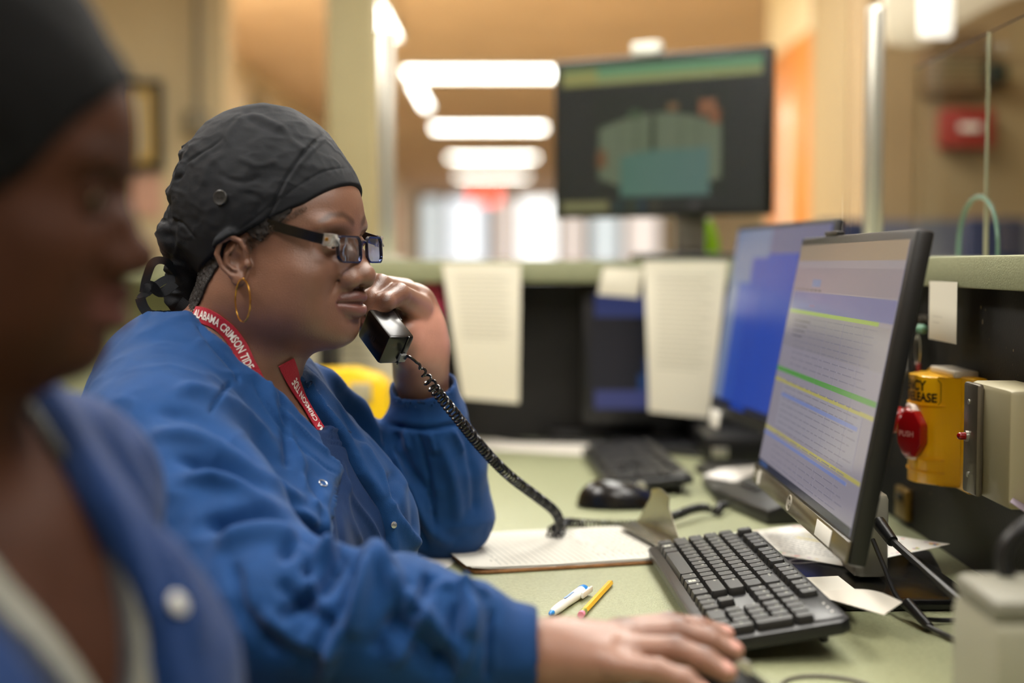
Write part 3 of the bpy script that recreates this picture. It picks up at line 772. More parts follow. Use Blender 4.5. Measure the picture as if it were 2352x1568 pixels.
o = painted('loose_sheet', quad_fn(PZ(948,1300,DZ+.001),PZ(1010,1316,DZ+.001),PZ(1120,1235,DZ+.001),PZ(1040,1212,DZ+.001)), [(0,0,1,1,rgb(232,228,216))], pv, None, th=.0006); tag(o, 'loose white sheet poking out left of the clipboard under the elbow', 'paper')
# ---------------------------------------------------------------- pen and pencil
a = PZ(1264,1409,DZ+.006); b = PZ(1343,1352,DZ+.0065); d = (b-a); L = d.length; dn = d.normalized(); sd = dn.cross(Vector((0,0,1)))
t = thing('ballpoint_pen', 'white ballpoint pen with blue tip and blue button on the desk', 'pen', a)
wp = pm('pen_white', rgb(236,234,226), .3, coat=.3); bp_ = pm('pen_blue', rgb(28,128,204), .35)
MB().lathe([(.003,.006),(.0044,.012),(.0052,.03),(.0050,.05),(.0058,.075),(.0062,L-.022),(.0060,L-.012),(.003,L-.010)], a, b, 20).build('barrel', wp, t)
MB().lathe([(.001,-.002),(.0022,.0),(.0033,.008)], a, b, 16).build('tip', bp_, t)
MB().lathe([(.0055,L-.016),(.0064,L-.012),(.0058,L-.003),(.003,L)], a, b, 16).build('push_button', bp_, t)
cM = mat4(a+dn*(L-.018)+sd*.0085+Vector((0,0,.001)), dn, sd, (0,0,1))
MB().boxM(cM, (.036,.003,.007), .0012).boxM(mat4(a+dn*(L-.003)+sd*.005, dn, sd, (0,0,1)), (.006,.008,.006), .001).build('clip', wp, t)
MB().boxM(mat4(a+dn*.062+Vector((0,0,.0058)), dn, sd, (0,0,1)), (.03,.0025,.0004)).build('print_mark', pm('pen_print', rgb(120,150,190), .5), t)
a = PZ(1334,1412,DZ+.004); b = PZ(1406,1334,DZ+.004); L = (b-a).length
t = thing('pencil', 'short yellow pencil with pink eraser lying beside the white pen', 'pencil', a)
MB().lathe([(.0037,.016),(.0037,L-.012),(.0030,L-.009)], a, b, 6).build('barrel', pm('pencil_yellow', rgb(236,182,40), .35, coat=.3), t)
MB().lathe([(.0032,L-.0125),(.0012,L-.0015),(.0004,L)], a, b, 12).build('point', pm('pencil_wood', rgb(140,96,60), .6), t)
MB().lathe([(.0036,0),(.0038,.003),(.0037,.008)], a, b, 14).build('eraser', pm('eraser_pink', rgb(232,140,160), .7), t)
MB().lathe([(.0038,.007),(.0041,.009),(.0038,.011),(.0041,.013),(.0038,.0165)], a, b, 14).build('ferrule', pm('ferrule', rgb(176,186,90), .3, metal=.6), t)
# ---------------------------------------------------------------- handset and cord
ha = Vector((-.51,.64,.575)).normalized(); hv = Vector((-.38,.43,-.82)); hv = (hv-ha*hv.dot(ha)).normalized(); hu = hv.cross(ha)
if hu.x < 0: hu = -hu
HC = P(911,805,1.555)
t = thing('telephone_handset', 'glossy black telephone handset held against the face', 'telephone', HC)
def HF(du, dv, dw): return HC+hu*du+hv*dv+ha*dw
Rm = mat4(HC, hu, hv, ha)
m = MB()
m.boxM(Rm @ Matrix.Translation((0,0,.026)), (.034,.038,.052), .0035)
m.build('mouthpiece', M['blackg'], t)
m = MB(); m.tube([HF(.010,0,.045),HF(.014,0,.07),HF(.016,0,.11),HF(.014,0,.15),HF(.008,0,.178)], [1,1,1,1,1], flat=(.034,.020), up=hv); m.build('handle', M['blackg'], t)
MB().boxM(Rm @ Matrix.Translation((-.002,0,.178)), (.034,.038,.045), .005).build('earpiece', M['blackg'], t)
m = MB()
for k in range(3): m.boxM(Rm @ Matrix.Translation((-.0171,.002,.022+k*.004)), (.0005,.006-.001*k,.0012))
m.build('microphone_slot', M['blackp'], t)
MB().boxM(Rm @ Matrix.Translation((.0085,.0,-.0002)), (.0010,.0385,.0015)).build('end_seam', pm('seam_black', rgb(34,36,36), .25), t)
MB().boxM(Rm @ Matrix.Translation((.0105,.009,-.001)), (.009,.010,.005), .001).build('cord_socket', pm('socket_grey', rgb(120,124,124), .3), t)
# coiled cord
st0 = HF(.012,.008,-.004)
path = [st0, P(938,818,1.55), P(958,833,1.55), P(972,852,1.555), P(992,885,1.565), P(1048,955,1.60), P(1100,1020,1.65), P(1165,1088,1.71), P(1235,1142,1.78), P(1272,1172,1.83), P(1286,1198,1.86), P(1290,1218,1.865), P(1276,1232,1.87), P(1262,1222,1.875), P(1280,1210,1.885), P(1300,1200,1.93), P(1340,1202,1.95), P(1400,1204,1.955), P(1480,1202,1.955), P(1545,1186,1.985), P(1588,1170,2.03), P(1620,1166,2.06), P(1648,1176,2.06), P(1655,1164,2.08), P(1690,1150,2.12)]
cl = catmull(path, 24)
S = [0]
for i in range(1, len(cl)): S.append(S[-1]+(cl[i]-cl[i-1]).length)
tot = S[-1]
def at_s(s):
    import bisect
    i = min(len(S)-2, max(0, bisect.bisect_right(S, s)-1)); f = (s-S[i])/max(1e-9, S[i+1]-S[i]); return cl[i].lerp(cl[i+1], f), (cl[i+1]-cl[i]).normalized()
pts = []; ph = 0; s = 0; prev = None; sA = .045
while s < tot:
    p, tn = at_s(s)
    if prev is None: prev = Vector((0,0,1))
    x = (prev-tn*prev.dot(tn)).normalized(); prev = x; y = tn.cross(x)
    rr = .0055*min(1, max(0, (s-sA+.02)/.03))*min(1, max(0, (tot-s-.02)/.02))
    step = (.0070-.0010*min(1,s/.45)) if s > sA+.02 else .010
    pts.append(p+(x*math.cos(ph)+y*math.sin(ph))*rr)
    ph += 2*PI/11; s += step/11
cordm = pm('cord_black', rgb(22,22,24), .25, coat=.3)
o = MB().tube(pts, .00155, 6).build('coiled_cord', cordm); tag(o, 'black coiled telephone cord running from the handset down across the desk', 'cord')
# phone base behind the large monitor
t = thing('desk_telephone', 'black desk telephone with red mark half hidden behind the large monitor', 'telephone', (.4,2.1,DZ))
a = PZ(1682,1155,DZ)
bF = mat4((.412,2.10,DZ+.001), Vector((.25,-1,0)).normalized(), Vector((1,.25,0)).normalized(), (0,0,1))
MB().prism(bF @ mat4((-.11,0,0),(0,1,0),(0,0,1),(1,0,0)), [(-.075,0),(.09,0),(.09,.075),(-.075,.02)], .20, .004).build('body', M['blackp'], t)
MB().boxM(bF @ mat4((.03,-.02,.042),(1,0,0),Vector((0,.95,.31)).normalized(),Vector((0,-.31,.95)).normalized()), (.03,.03,.004), .001).build('red_mark', M['red'], t)
m = MB()
for i in range(3):
    for j in range(4): m.boxM(bF @ mat4((-.07+i*.022,-.04+j*.02,.033+j*.0065),(1,0,0),Vector((0,.95,.31)).normalized(),Vector((0,-.31,.95)).normalized()), (.014,.012,.006), .001)
m.build('keypad', M['blackg'], t)
t = thing('dark_notepad_holder', 'small black holder with white slip on the desk behind the large monitor', 'holder', (.4,2.5,DZ))
a, b = PZ(1608,1085,DZ+.001), PZ(1735,1108,DZ+.001)
MB().box2((a.x,2.36,DZ+.001), (a.x+.16,2.54,DZ+.014), .005).build('tray', M['blackp'], t)
painted('slip', quad_fn(PZ(1615,1092,.747),PZ(1722,1112,.747),PZ(1745,1068,.765),PZ(1655,1076,.755)), [(0,0,1,1,rgb(226,222,214))], pv, t, th=.0008)
# ---------------------------------------------------------------- bordered letter, black mat, folded papers
t = thing('black_mat', 'black foam wrist mat with grey loop mark under the bordered letter', 'mat', (.35,1.75,DZ))
pts2 = [PZ(1735,1297,.742),PZ(2165,1310,.742),PZ(2140,1262,.742),PZ(1760,1232,.742)]
m = MB(); m.prism(mat4((0,0,DZ+.001),(1,0,0),(0,1,0),(0,0,1)), [(p.x,p.y) for p in pts2], .011, .004); m.build('pad', M['blackp'], t)
c0 = PZ(1842,1290,.742)+Vector((0,0,.0012))
MB().tube([c0+Vector((.017*math.cos(a),.012*math.sin(a)+.006*math.cos(a),0)) for a in [k*PI/12 for k in range(20)]]+[c0+Vector((.038,-.002,0))], [1]*20+[.3], flat=(.005,.0006), up=Vector((0,0,1))).build('loop_mark', pm('mark_grey', rgb(96,92,92), .5), t)
A, B, Cc, D = PZ(1590,1238,.742), PZ(1905,1296,.746), PZ(2182,1250,.765), PZ(1830,1206,.744)
B = PZ(1960,1303,.7452)
fq = quad_fn(A, B, Cc, D)
def letter(u, v):
    p = fq(u, v); p.z += .004*math.sin(u*7)*math.sin(v*5)*.6 + .012*max(0,u-.8)*v; p.z = max(p.z, .7435); return p
RR = [(0,0,1,1,rgb(238,236,228))]; rnd = random.Random(21)
pal = [rgb(220,110,100), rgb(80,150,210), rgb(230,190,70), rgb(130,180,90), rgb(170,120,180)]
def blot(u, v, c, s=.02):
    for k in range(4):
        uu = u+rnd.uniform(-s,s); vv = v+rnd.uniform(-s,s); RR.append((uu,vv,min(1,uu+rnd.uniform(.006,.02)),min(1,vv+rnd.uniform(.004,.014)),c,1))
for k in range(46):
    e = rnd.random(); 
    for (u, v) in ((e*.96+.01, .03+rnd.random()*.04), (e*.96+.01, .92+rnd.random()*.03), (.02+rnd.random()*.04, e*.95), (.93+rnd.random()*.03, e*.95)):
        if rnd.random() < .55: blot(min(.97,max(.02,u)), min(.97,max(.02,v)), rnd.choice(pal), .012)
RR += [(.24,.72,.42,.76,rgb(238,220,110),0), (.30,.55,.46,.59,rgb(238,220,110),0)]
for k in range(13):
    v = .2+k*.052; u = .16
    while u < .8:
        w_ = .012+rnd.random()*.035; RR.append((u,v,u+w_,v+.012,rgb(120,120,116),2)); u += w_+.01
for k in range(9): RR.append((.50+k*.016,.10+.01*(k%3),.505+k*.016,.16-.01*(k%2),rgb(50,70,60),2))
tt = thing('bordered_letter', 'white printed letter with a colourful painted border lying behind the keyboard', 'paper', A)
painted('sheet', letter, RR, pv, tt, th=.0005, res=.05, eps=.0001)
t = thing('folded_note_paper', 'folded blank white paper resting on the foot of the large monitor', 'paper', (.3,1.5,.745))
f1 = quad_fn(PZ(1815,1327,.752),PZ(1880,1374,.750),PZ(1995,1377,.756),PZ(1925,1322,.752))
painted('lower_sheet', f1, [(0,0,1,1,rgb(232,228,214))], pv, t, th=.0006, res=.2)
f2 = quad_fn(PZ(1852,1360,.757),PZ(2030,1411,.757),PZ(2072,1382,.766),PZ(1960,1352,.764))
painted('folded_flap', lambda u,v: f2(u,v)+Vector((0,0,.004*math.sin(u*PI)*v)), [(0,0,1,1,rgb(224,218,204))], pv, t, th=.0006, res=.1)
# ---------------------------------------------------------------- cables at the monitor foot
cg = pm('cable_dark', rgb(44,42,40), .4)
def plug(o, a, b, r): 
    MB().cyl(a, b, r, r*.8, 12).build('plug', M['blackp'], o)
o = cable('power_cable', 'thick dark grey cable sloping down from the large monitor to the right', [P(2026,1215,1.56),P(2048,1240,1.54),P(2120,1305,1.47),P(2215,1388,1.36),P(2280,1440,1.28)], .0042, cg); plug(o, P(2018,1200,1.57), P(2050,1243,1.535), .008)
o = cable('video_cable', 'thin black cable hanging behind the foot of the large monitor', [P(2005,1240,1.56),P(2030,1300,1.52),P(2060,1370,1.48),P(2110,1420,1.43)], .0028, M['blackp']); plug(o, P(2085,1385,1.46), P(2135,1440,1.41), .006)
cable('video_cable', 'thin black cable running right along the desk from the monitor foot', [P(2110,1420,1.43),PZ(2160,1424,DZ+.004),PZ(2230,1424,DZ+.004),PZ(2320,1430,DZ+.004)], .0025, M['blackp'])
cable('usb_cable', 'thin dark cable end curving to the lower right of the desk', [P(2130,1438,1.41),PZ(2165,1455,DZ+.004),PZ(2220,1480,DZ+.004),PZ(2300,1510,DZ+.004)], .0028, cg)
# ---------------------------------------------------------------- emergency release station
yl_ = pm('emergency_yellow', rgb(244,182,14), .3, coat=.35)
t = thing('emergency_release', 'yellow emergency door release box with red octagonal push button', 'call point', (.55,1.75,.95))
zt, zb = P(2150,862,1.74).z, P(2150,1108,1.74).z
# plan outline (X,Y): back on the panel X=.56, convex nose toward the desk
def nose(sc_=1.0, n=12):
    q = []
    for k in range(n+1):
        a = -1.15+2.3*k/n
        q.append((.553-.058*sc_*math.cos(a)**.7-.0, 1.760-.052*math.sin(a)*-1*sc_))
    return q
ns = nose()
m = MB()
pl = [(.545,1.69)]+[(x,y) for x,y in ns if 1][::1]+[(.545,1.83)]
m.prism(mat4((0,0,zb),(1,0,0),(0,1,0),(0,0,1)), pl, zt-zb, .003); m.build('cover', yl_, t)
MB().box2((.538,1.665,zb-.003), (.5595,1.84,zt+.002), .003).build('back_plate', yl_, t)
MB().box2((.53,1.70,zt), (.56,1.80,zt+.008), .002).build('top_label', pm('label_dirty', rgb(206,196,176), .6), t)
for zz in (zt-.036, zb+.014, zb+.03): MB().prism(mat4((0,0,zz),(1,0,0),(0,1,0),(0,0,1)), [(.55,1.706)]+[(.553+(x-.553)*1.03,1.76+(y-1.76)*1.03) for x,y in ns]+[(.55,1.815)], .0016).build('rim', yl_, t)
def wrapn(y, z, off=.0006):
    # point on the nose surface at lateral coordinate s (arc along outline from near camera side)
    return None
# arc parametrisation of nose outline
arc = [0]
for i in range(1, len(ns)): arc.append(arc[-1]+math.hypot(ns[i][0]-ns[i-1][0], ns[i][1]-ns[i-1][1]))
if ns[0][1] > ns[-1][1]: pass
def on_nose(s, z, off):
    # s measured from the +Y end toward camera
    order = ns if ns[0][1] > ns[-1][1] else ns[::-1]
    acc = 0
    for i in range(len(order)-1):
        d = math.hypot(order[i+1][0]-order[i][0], order[i+1][1]-order[i][1])
        if acc+d >= s or i == len(order)-2:
            f = (s-acc)/d; x = order[i][0]+(order[i+1][0]-order[i][0])*f; y = order[i][1]+(order[i+1][1]-order[i][1])*f
            nx, ny = -(order[i][1]-order[i+1][1])/d, (order[i][0]-order[i+1][0])/d
            if nx*(x-.55)+ny*(y-1.76) < 0: nx, ny = -nx, -ny
            return Vector((x+nx*off, y+ny*off, z))
        acc += d
TOT = arc[-1]
bt = pm('black_print', rgb(24,20,14), .5)
m = MB()
m.text('EMERGENCY', None, .017, .03, .0008, 'RIGHT', warp=lambda p: on_nose(TOT*.80+p.x, zt-.0125+p.y, .0009))
m.text('DOOR RELEASE', None, .015, .03, .0008, 'RIGHT', warp=lambda p: on_nose(TOT*.93+p.x*.95, zt-.0265+p.y, .0009))
m.build('lettering', bt, t)
m = MB()
fr = [(TOT*.05,zt-.035),(TOT*.94,zt-.035),(TOT*.97,zt-.030),(TOT*.97,zt-.008),(TOT*.94,zt-.004),(TOT*.05,zt-.004)]
m.tube([on_nose(s_, z_, .0008) for s_, z_ in fr], .0004, 4, closed=True); m.build('label_outline', bt, t)
zc = (zt+zb)/2-.004
rr_ = pm('push_red', rgb(146,12,16), .15, coat=.5)
m = MB(); yc_ = 1.752
def octa(R, cx, dx, y0=yc_, z0=zc): return mat4((cx,y0,z0), (0,1,0), (0,0,1), (1,0,0)), [(R*math.cos(PI/8+k*PI/4), R*math.sin(PI/8+k*PI/4)*1.35) for k in range(8)]
F_, po = octa(.024, .4995, 0); MB().prism(mat4((.490,yc_,zc),(0,1,0),(0,0,1),(1,0,0)), [(x*1.15,y*1.15) for x,y in po], .03, .002).build('octagon_recess', pm('recess_white', rgb(214,196,180), .4), t)
bM2 = mat4((.484,yc_,zc),(0,1,0),(0,0,1),(1,0,0))
MB().prism(bM2, po, .02, .004).build('push_plate', rr_, t)
bN = mat4((.482,yc_-.022,zc), Vector((.55,-.83,0)).normalized(), (0,0,1), Vector((-.83,-.55,0)).normalized())
MB().prism(bN @ Matrix.Translation((.006,0,-.012)), [(x*.85,y*.95) for x,y in po], .016, .004).build('push_face', rr_, t)
m = MB(); m.text('PUSH', bN @ Matrix.Translation((.004,0,.0045)), .0095, .015); m.build('push_lettering', pm('push_white', rgb(225,150,140), .5), t)
MB().cyl((.486,yc_+.02,zc+.012),(.462,yc_+.02,zc+.012),.017).build('lock_collar', rr_, t)
MB().cyl((.462,yc_+.02,zc+.012),(.459,yc_+.02,zc+.012),.008).build('lock_barrel', M['alu'], t)
kt = thing('key', 'small yellow-headed key in the lock of the emergency release box', 'key', (.44,1.78,zc))
MB().box2((.438,yc_+.024,zc-.013), (.4405,yc_+.037,zc+.014), .001).box2((.436,yc_+.020,zc-.010), (.452,yc_+.024,zc+.010), .001).build('bow', yl_, kt)
MB().box2((.440,yc_+.0285,zc-.001), (.456,yc_+.0315,zc+.005)).build('blade', M['alu'], kt)
# ---------------------------------------------------------------- beige switch box
t = thing('beige_switch_box', 'beige box with grey cover plate and red lamp beside the emergency release', 'switch box', (.53,1.5,.93))
zt2, zb2 = P(2255,884,1.50).z, P(2255,1150,1.50).z
bg = pm('beige_box', rgb(196,186,150), .4, bump=.05)
MB().box2((.506,1.44,zb2), (.5595,1.566,zt2), .006).build('box', bg, t)
MB().box2((.498,1.517,zb2+.001), (.506,1.563,zt2-.001), .003).build('cover_plate', pm('plate_grey', rgb(112,104,90), .35, metal=.5, bump=.1), t)
zc2 = (zt2+zb2)/2+.002
MB().cyl((.498,1.546,zc2), (.490,1.546,zc2), .0042).sph((.490,1.546,zc2), .0042, 12).build('red_lamp', rr_, t)
MB().cyl((.499,1.546,zc2), (.495,1.546,zc2), .0060).build('lamp_collar', M['alu'], t)
for zz in (zt2-.022, zb2+.022): MB().cyl((.4985,1.543,zz), (.4968,1.543,zz), .003).build('screw', M['alu'], t)
# keys, clip, brass plate
t = thing('hanging_keys', 'bunch of keys hanging on the black panel behind the large monitor', 'keys', (.55,1.9,.98))
q = P(2108,776,1.86)
MB().tube([q+Vector((0,.012*math.cos(a),-.016+.02*math.sin(a))) for a in [k*PI/10 for k in range(20)]], .0009, 5, closed=True).build('ring', M['alu'], t)
MB().sph(q+Vector((.004,.006,.012)), .006, 12).sph(q+Vector((.004,-.01,.012)), .006, 12).build('magnet', pm('mint', rgb(120,170,140), .4), t)
MB().box(q+Vector((0,-.006,-.05)), (.003,.012,.035), .001).build('red_key', M['red'], t)
MB().box(q+Vector((0,.012,-.055)), (.003,.012,.045), .001).build('steel_key', pm('key_dark', rgb(60,50,48), .3, metal=.6), t)
t = thing('grey_cover_strip', 'curved grey plastic strip on the panel behind the large monitor', 'cover', (.5,1.95,.95))
a, b = P(2092,735,1.93), P(2075,860,1.90)
MB().tube(catmull([a+Vector((.02,0,0)), a, (a+b)/2+Vector((-.006,0,0)), b], 6), 1, flat=(.03,.006), up=Vector((1,0,.2))).build('strip', pm('strip_grey', rgb(120,116,108), .4), t)
t = thing('brass_plate', 'small brass outlet plate low on the black panel behind the monitor', 'plate', (.55,2.0,.8))
a, b = P(2035,1120,2.0), P(2062,1190,2.0)
MB().box2((.55,1.97,b.z), (.5595,2.03,a.z), .002).build('plate', pm('brass', rgb(150,120,60), .35, metal=.7), t)
MB().box2((.548,1.985,(a.z+b.z)/2+.004), (.5505,2.015,a.z-.008), .001).build('socket', M['blackp'], t)
o = painted('lavender_slip', quad_fn(P(2320,1152,1.42),P(2375,1190,1.42),P(2375,1112,1.5),P(2345,1115,1.5)), [(0,0,1,1,rgb(196,180,196))], pv, None, th=.0006); tag(o, 'pale lavender paper corner at the right edge below the beige box', 'paper')
# near right device
t = thing('label_dispenser', 'out-of-focus beige device with black hose at the lower right corner', 'device', (.37,1.1,DZ))
gy_ = pm('device_beige', rgb(150,148,128), .5)
c1 = PZ(2215,1560,DZ)
MB().box2((.355,1.03,DZ+.001), (.47,1.14,.8355), .01).build('body', gy_, t)
MB().box2((.356,1.035,.835), (.468,1.135,.852), .006).build('lid', pm('device_grey', rgb(120,118,104), .5), t)
MB().cyl((.42,1.08,.80),(.42,1.029,.80),.035).build('roll_wheel', pm('wheel_grey', rgb(110,108,98), .4), t)
MB().cyl((.375,1.03,.772),(.375,1.028,.772),.004).build('screw', M['blackp'], t)
MB().tube(catmull([(.398,1.12,.845),(.39,1.12,.865),(.40,1.12,.886),(.43,1.12,.90),(.47,1.11,.895),(.50,1.1,.86),(.512,1.1,.80),(.515,1.1,.738)], 8), .006, 10).build('hose', M['blackp'], t)
m = MB()
for k in range(5): m.cyl((.41+k*.012,1.10,.85),(.425+k*.012,1.10,.885),.004)
m.build('fins', pm('fins_grey', rgb(130,128,118), .4), t)
# ================================================================= implicit surface toolkit
F32 = np.float32
def V3(*a): return np.array(a, dtype=F32)
def npv(v): return np.array([v[0], v[1], v[2]], dtype=F32)
def ell(p, c, r, R=None):
    q = p-np.asarray(c, F32)
    if R is not None: q = q@R
    r = np.asarray(r, F32)
    a = q/r; k0 = np.sqrt((a*a).sum(1)+1e-12); b = q/(r*r); k1 = np.sqrt((b*b).sum(1)+1e-12)
    return k0*(k0-1)/k1
def cap(p, a, b, ra, rb=None):
    if rb is None: rb = ra
    a = np.asarray(a, F32); b = np.asarray(b, F32)
    pa = p-a; ba = b-a; h = np.clip((pa@ba)/max(1e-12, float(ba@ba)), 0, 1)
    d = pa-h[:,None]*ba
    return np.sqrt((d*d).sum(1))-(ra+(rb-ra)*h)
def chain(p, pts, rs, k=0.0):
    d = None
    for i in range(len(pts)-1):
        e = cap(p, pts[i], pts[i+1], rs[i], rs[i+1])
        d = e if d is None else (smin(d, e, k) if k else np.minimum(d, e))
    return d
def smin(a, b, k):
    h = np.maximum(k-np.abs(a-b), 0)/k; return np.minimum(a, b)-h*h*k*.25
def smax(a, b, k): return -smin(-a, -b, k)
def sub(a, b, k): return smax(a, -b, k)
def sm(x, a, b):
    t = np.clip((x-a)/(b-a), 0, 1); return t*t*(3-2*t)
def vnoise(p, seed=0):
    i = np.floor(p).astype(np.int64); f = (p-i).astype(F32); u = f*f*(3-2*f)
    def h(ix, iy, iz):
        n = (ix*374761393+iy*668265263+iz*2147483647+seed*144665) & 0xffffffff
        n = ((n ^ (n >> 13))*1274126177) & 0xffffffff
        n = n ^ (n >> 16); return (n & 0xffff).astype(F32)/65535.0
    r = 0
    for dx in (0,1):
        wx = u[:,0] if dx else 1-u[:,0]
        for dy in (0,1):
            wy = u[:,1] if dy else 1-u[:,1]
            for dz in (0,1):
                wz = u[:,2] if dz else 1-u[:,2]
                r = r+wx*wy*wz*h(i[:,0]+dx, i[:,1]+dy, i[:,2]+dz)
    return r*2-1
def fbm(p, s, o=3, seed=0):
    r = 0; a = 1
    for k in range(o): r = r+a*vnoise(p*s*(2**k), seed+k); a *= .5
    return r
def ridge(p, s, seed=0): return 1-2*np.abs(fbm(p, s, 2, seed))
CH = 400000
def fev(f, p):
    out = np.empty(len(p), F32)
    for i in range(0, len(p), CH): out[i:i+CH] = f(p[i:i+CH])
    return out
def extract(f, lo, hi, h, newton=2):
    "sparse surface nets -> verts, quads"
    lo = np.asarray(lo, np.float64); hi = np.asarray(hi, np.float64)
    B = 8
    nb = np.ceil((hi-lo)/(h*B)).astype(int); n = nb*B+1
    G = np.full(n, 1.0, F32)
    ix = np.stack(np.meshgrid(*[np.arange(k) for k in nb], indexing='ij'), -1).reshape(-1,3)
    cen = (lo+(ix+.5)*B*h).astype(F32)
    dc = fev(f, cen)
    half = B*h*.5*1.7321*1.35+h
    keep = np.abs(dc) < half*1.3
    # sign for the rest
    for (i,j,k), d in zip(ix[~keep & (dc < 0)], dc[~keep & (dc < 0)]):
        G[i*B:(i+1)*B+1, j*B:(j+1)*B+1, k*B:(k+1)*B+1] = -1
    kx = ix[keep]
    off = np.stack(np.meshgrid(*[np.arange(B+1)]*3, indexing='ij'), -1).reshape(-1,3)
    step = 400
    for s in range(0, len(kx), step):
        b = kx[s:s+step]; idx = (b[:,None,:]*B+off[None]).reshape(-1,3)
        v = fev(f, (lo+idx*h).astype(F32))
        G[idx[:,0], idx[:,1], idx[:,2]] = v
    S = G < 0
    c = [S[:-1,:-1,:-1],S[1:,:-1,:-1],S[:-1,1:,:-1],S[1:,1:,:-1],S[:-1,:-1,1:],S[1:,:-1,1:],S[:-1,1:,1:],S[1:,1:,1:]]
    cnt = sum(x.astype(np.int8) for x in c)
    act = (cnt > 0) & (cnt < 8)
    vi = np.full(act.shape, -1, np.int64); cells = np.argwhere(act); vi[act] = np.arange(len(cells))
    acc = np.zeros((len(cells),3)); num = np.zeros(len(cells))
    cor = [np.array(x) for x in ((0,0,0),(1,0,0),(0,1,0),(1,1,0),(0,0,1),(1,0,1),(0,1,1),(1,1,1))]
    for a, b in ((0,1),(2,3),(4,5),(6,7),(0,2),(1,3),(4,6),(5,7),(0,4),(1,5),(2,6),(3,7)):
        ca = cells+cor[a]; cb = cells+cor[b]
        ga = G[ca[:,0],ca[:,1],ca[:,2]]; gb = G[cb[:,0],cb[:,1],cb[:,2]]
        m = (ga < 0) != (gb < 0)
        t = np.where(m, ga/np.where(m, ga-gb, 1), 0)
        acc += np.where(m[:,None], ca+(cb-ca)*t[:,None], 0); num += m
    v = (lo+acc/num[:,None]*h).astype(F32)
    quads = []
    for ax in range(3):
        sl0 = [slice(None)]*3; sl1 = [slice(None)]*3; sl0[ax] = slice(None,-1); sl1[ax] = slice(1,None)
        a = S[tuple(sl0)]; b = S[tuple(sl1)]
        e = np.argwhere(a != b)
        o1, o2 = [(1,2),(2,0),(0,1)][ax]
        ok = (e[:,o1] > 0) & (e[:,o2] > 0) & (e[:,o1] < n[o1]-1) & (e[:,o2] < n[o2]-1); e = e[ok]
        ins = a[e[:,0],e[:,1],e[:,2]]
        d1 = np.zeros(3, int); d1[o1] = 1; d2 = np.zeros(3, int); d2[o2] = 1
        q = [e-d1-d2, e-d2, e, e-d1]
        q = np.stack([vi[x[:,0],x[:,1],x[:,2]] for x in q], 1)
        q[~ins] = q[~ins][:, ::-1]
        quads.append(q)
    q = np.concatenate(quads); q = q[(q >= 0).all(1)]
    for _ in range(newton):
        g, d = grad(f, v, h*.5); v = v-np.clip(d, -h, h)[:,None]*g
    return v, q
def grad(f, v, e):
    g = np.stack([(fev(f, v+np.array(o, F32)*e)-fev(f, v-np.array(o, F32)*e)) for o in ((1,0,0),(0,1,0),(0,0,1))], 1)/(2*e)
    L = np.sqrt((g*g).sum(1))+1e-9; d = fev(f, v)/np.maximum(L, .3)
    return g/L[:,None], d
def proj(v):
    "photo pixels of world points"
    r = v-np.array([0,0,CZ], F32)
    zf = r[:,1]*cp-r[:,2]*sp; up = r[:,1]*sp+r[:,2]*cp
    return np.stack([1176+FPX*r[:,0]/zf, 784-FPX*up/zf], 1)
def seg2(p, pts):
    "min distance to polyline + param"
    best = np.full(len(p), 1e9, F32); par = np.zeros(len(p), F32); n = len(pts)-1
    for i in range(n):
        a = np.asarray(pts[i], F32); b = np.asarray(pts[i+1], F32); pa = p-a; ba = b-a
        h = np.clip((pa@ba)/max(1e-12, float(ba@ba)), 0, 1); d = pa-h[:,None]*ba; d = np.sqrt((d*d).sum(1))
        m = d < best; best[m] = d[m]; par[m] = (i+h[m])/n
    return best, par
def folds(v, nrm, L, k=1.0):
    "L: (polyline px, width px, amplitude m[, side]); real displacement along the normal on the camera side"
    uv = proj(v); view = v-np.array([0,0,CZ], F32); view /= np.sqrt((view*view).sum(1))[:,None]
    fac = sm(-(nrm*view).sum(1), .02, .35)
    o = np.zeros(len(v), F32)
    for it in L:
        pl, w, a = it[:3]
        pts = np.array([tuple(q)[:2] for q in catmull([(x,y,0) for x,y in pl], 5)], F32)
        lo = pts.min(0)-3*w; hi = pts.max(0)+3*w
        m = ((uv > lo) & (uv < hi)).all(1)
        if not m.any(): continue
        d, t = seg2(uv[m], pts)
        o[m] += a*np.exp(-(d/w)**2)*np.clip(np.minimum(t, 1-t)*5+.15, 0, 1)
    return o*fac*k
def to_mesh(name, v, q, cols=None):
    me = bpy.data.meshes.new(name)
    me.vertices.add(len(v)); me.vertices.foreach_set('co', v.astype(F32).ravel())
    me.loops.add(len(q)*4); me.loops.foreach_set('vertex_index', q.astype(np.int32).ravel())
    me.polygons.add(len(q)); me.polygons.foreach_set('loop_start', np.arange(0, len(q)*4, 4, dtype=np.int32))
    try: me.polygons.foreach_set('loop_total', np.full(len(q), 4, np.int32))
    except Exception: pass
    me.update(calc_edges=True)
    me.polygons.foreach_set('use_smooth', np.ones(len(q), bool))
    if cols is not None:
        a = me.color_attributes.new('Col', 'FLOAT_COLOR', 'POINT')
        c = np.ones((len(v),4), F32); c[:,:3] = cols; a.data.foreach_set('color', c.ravel())
    me.validate(); return me
def keep_largest(v, q):
    return v, q
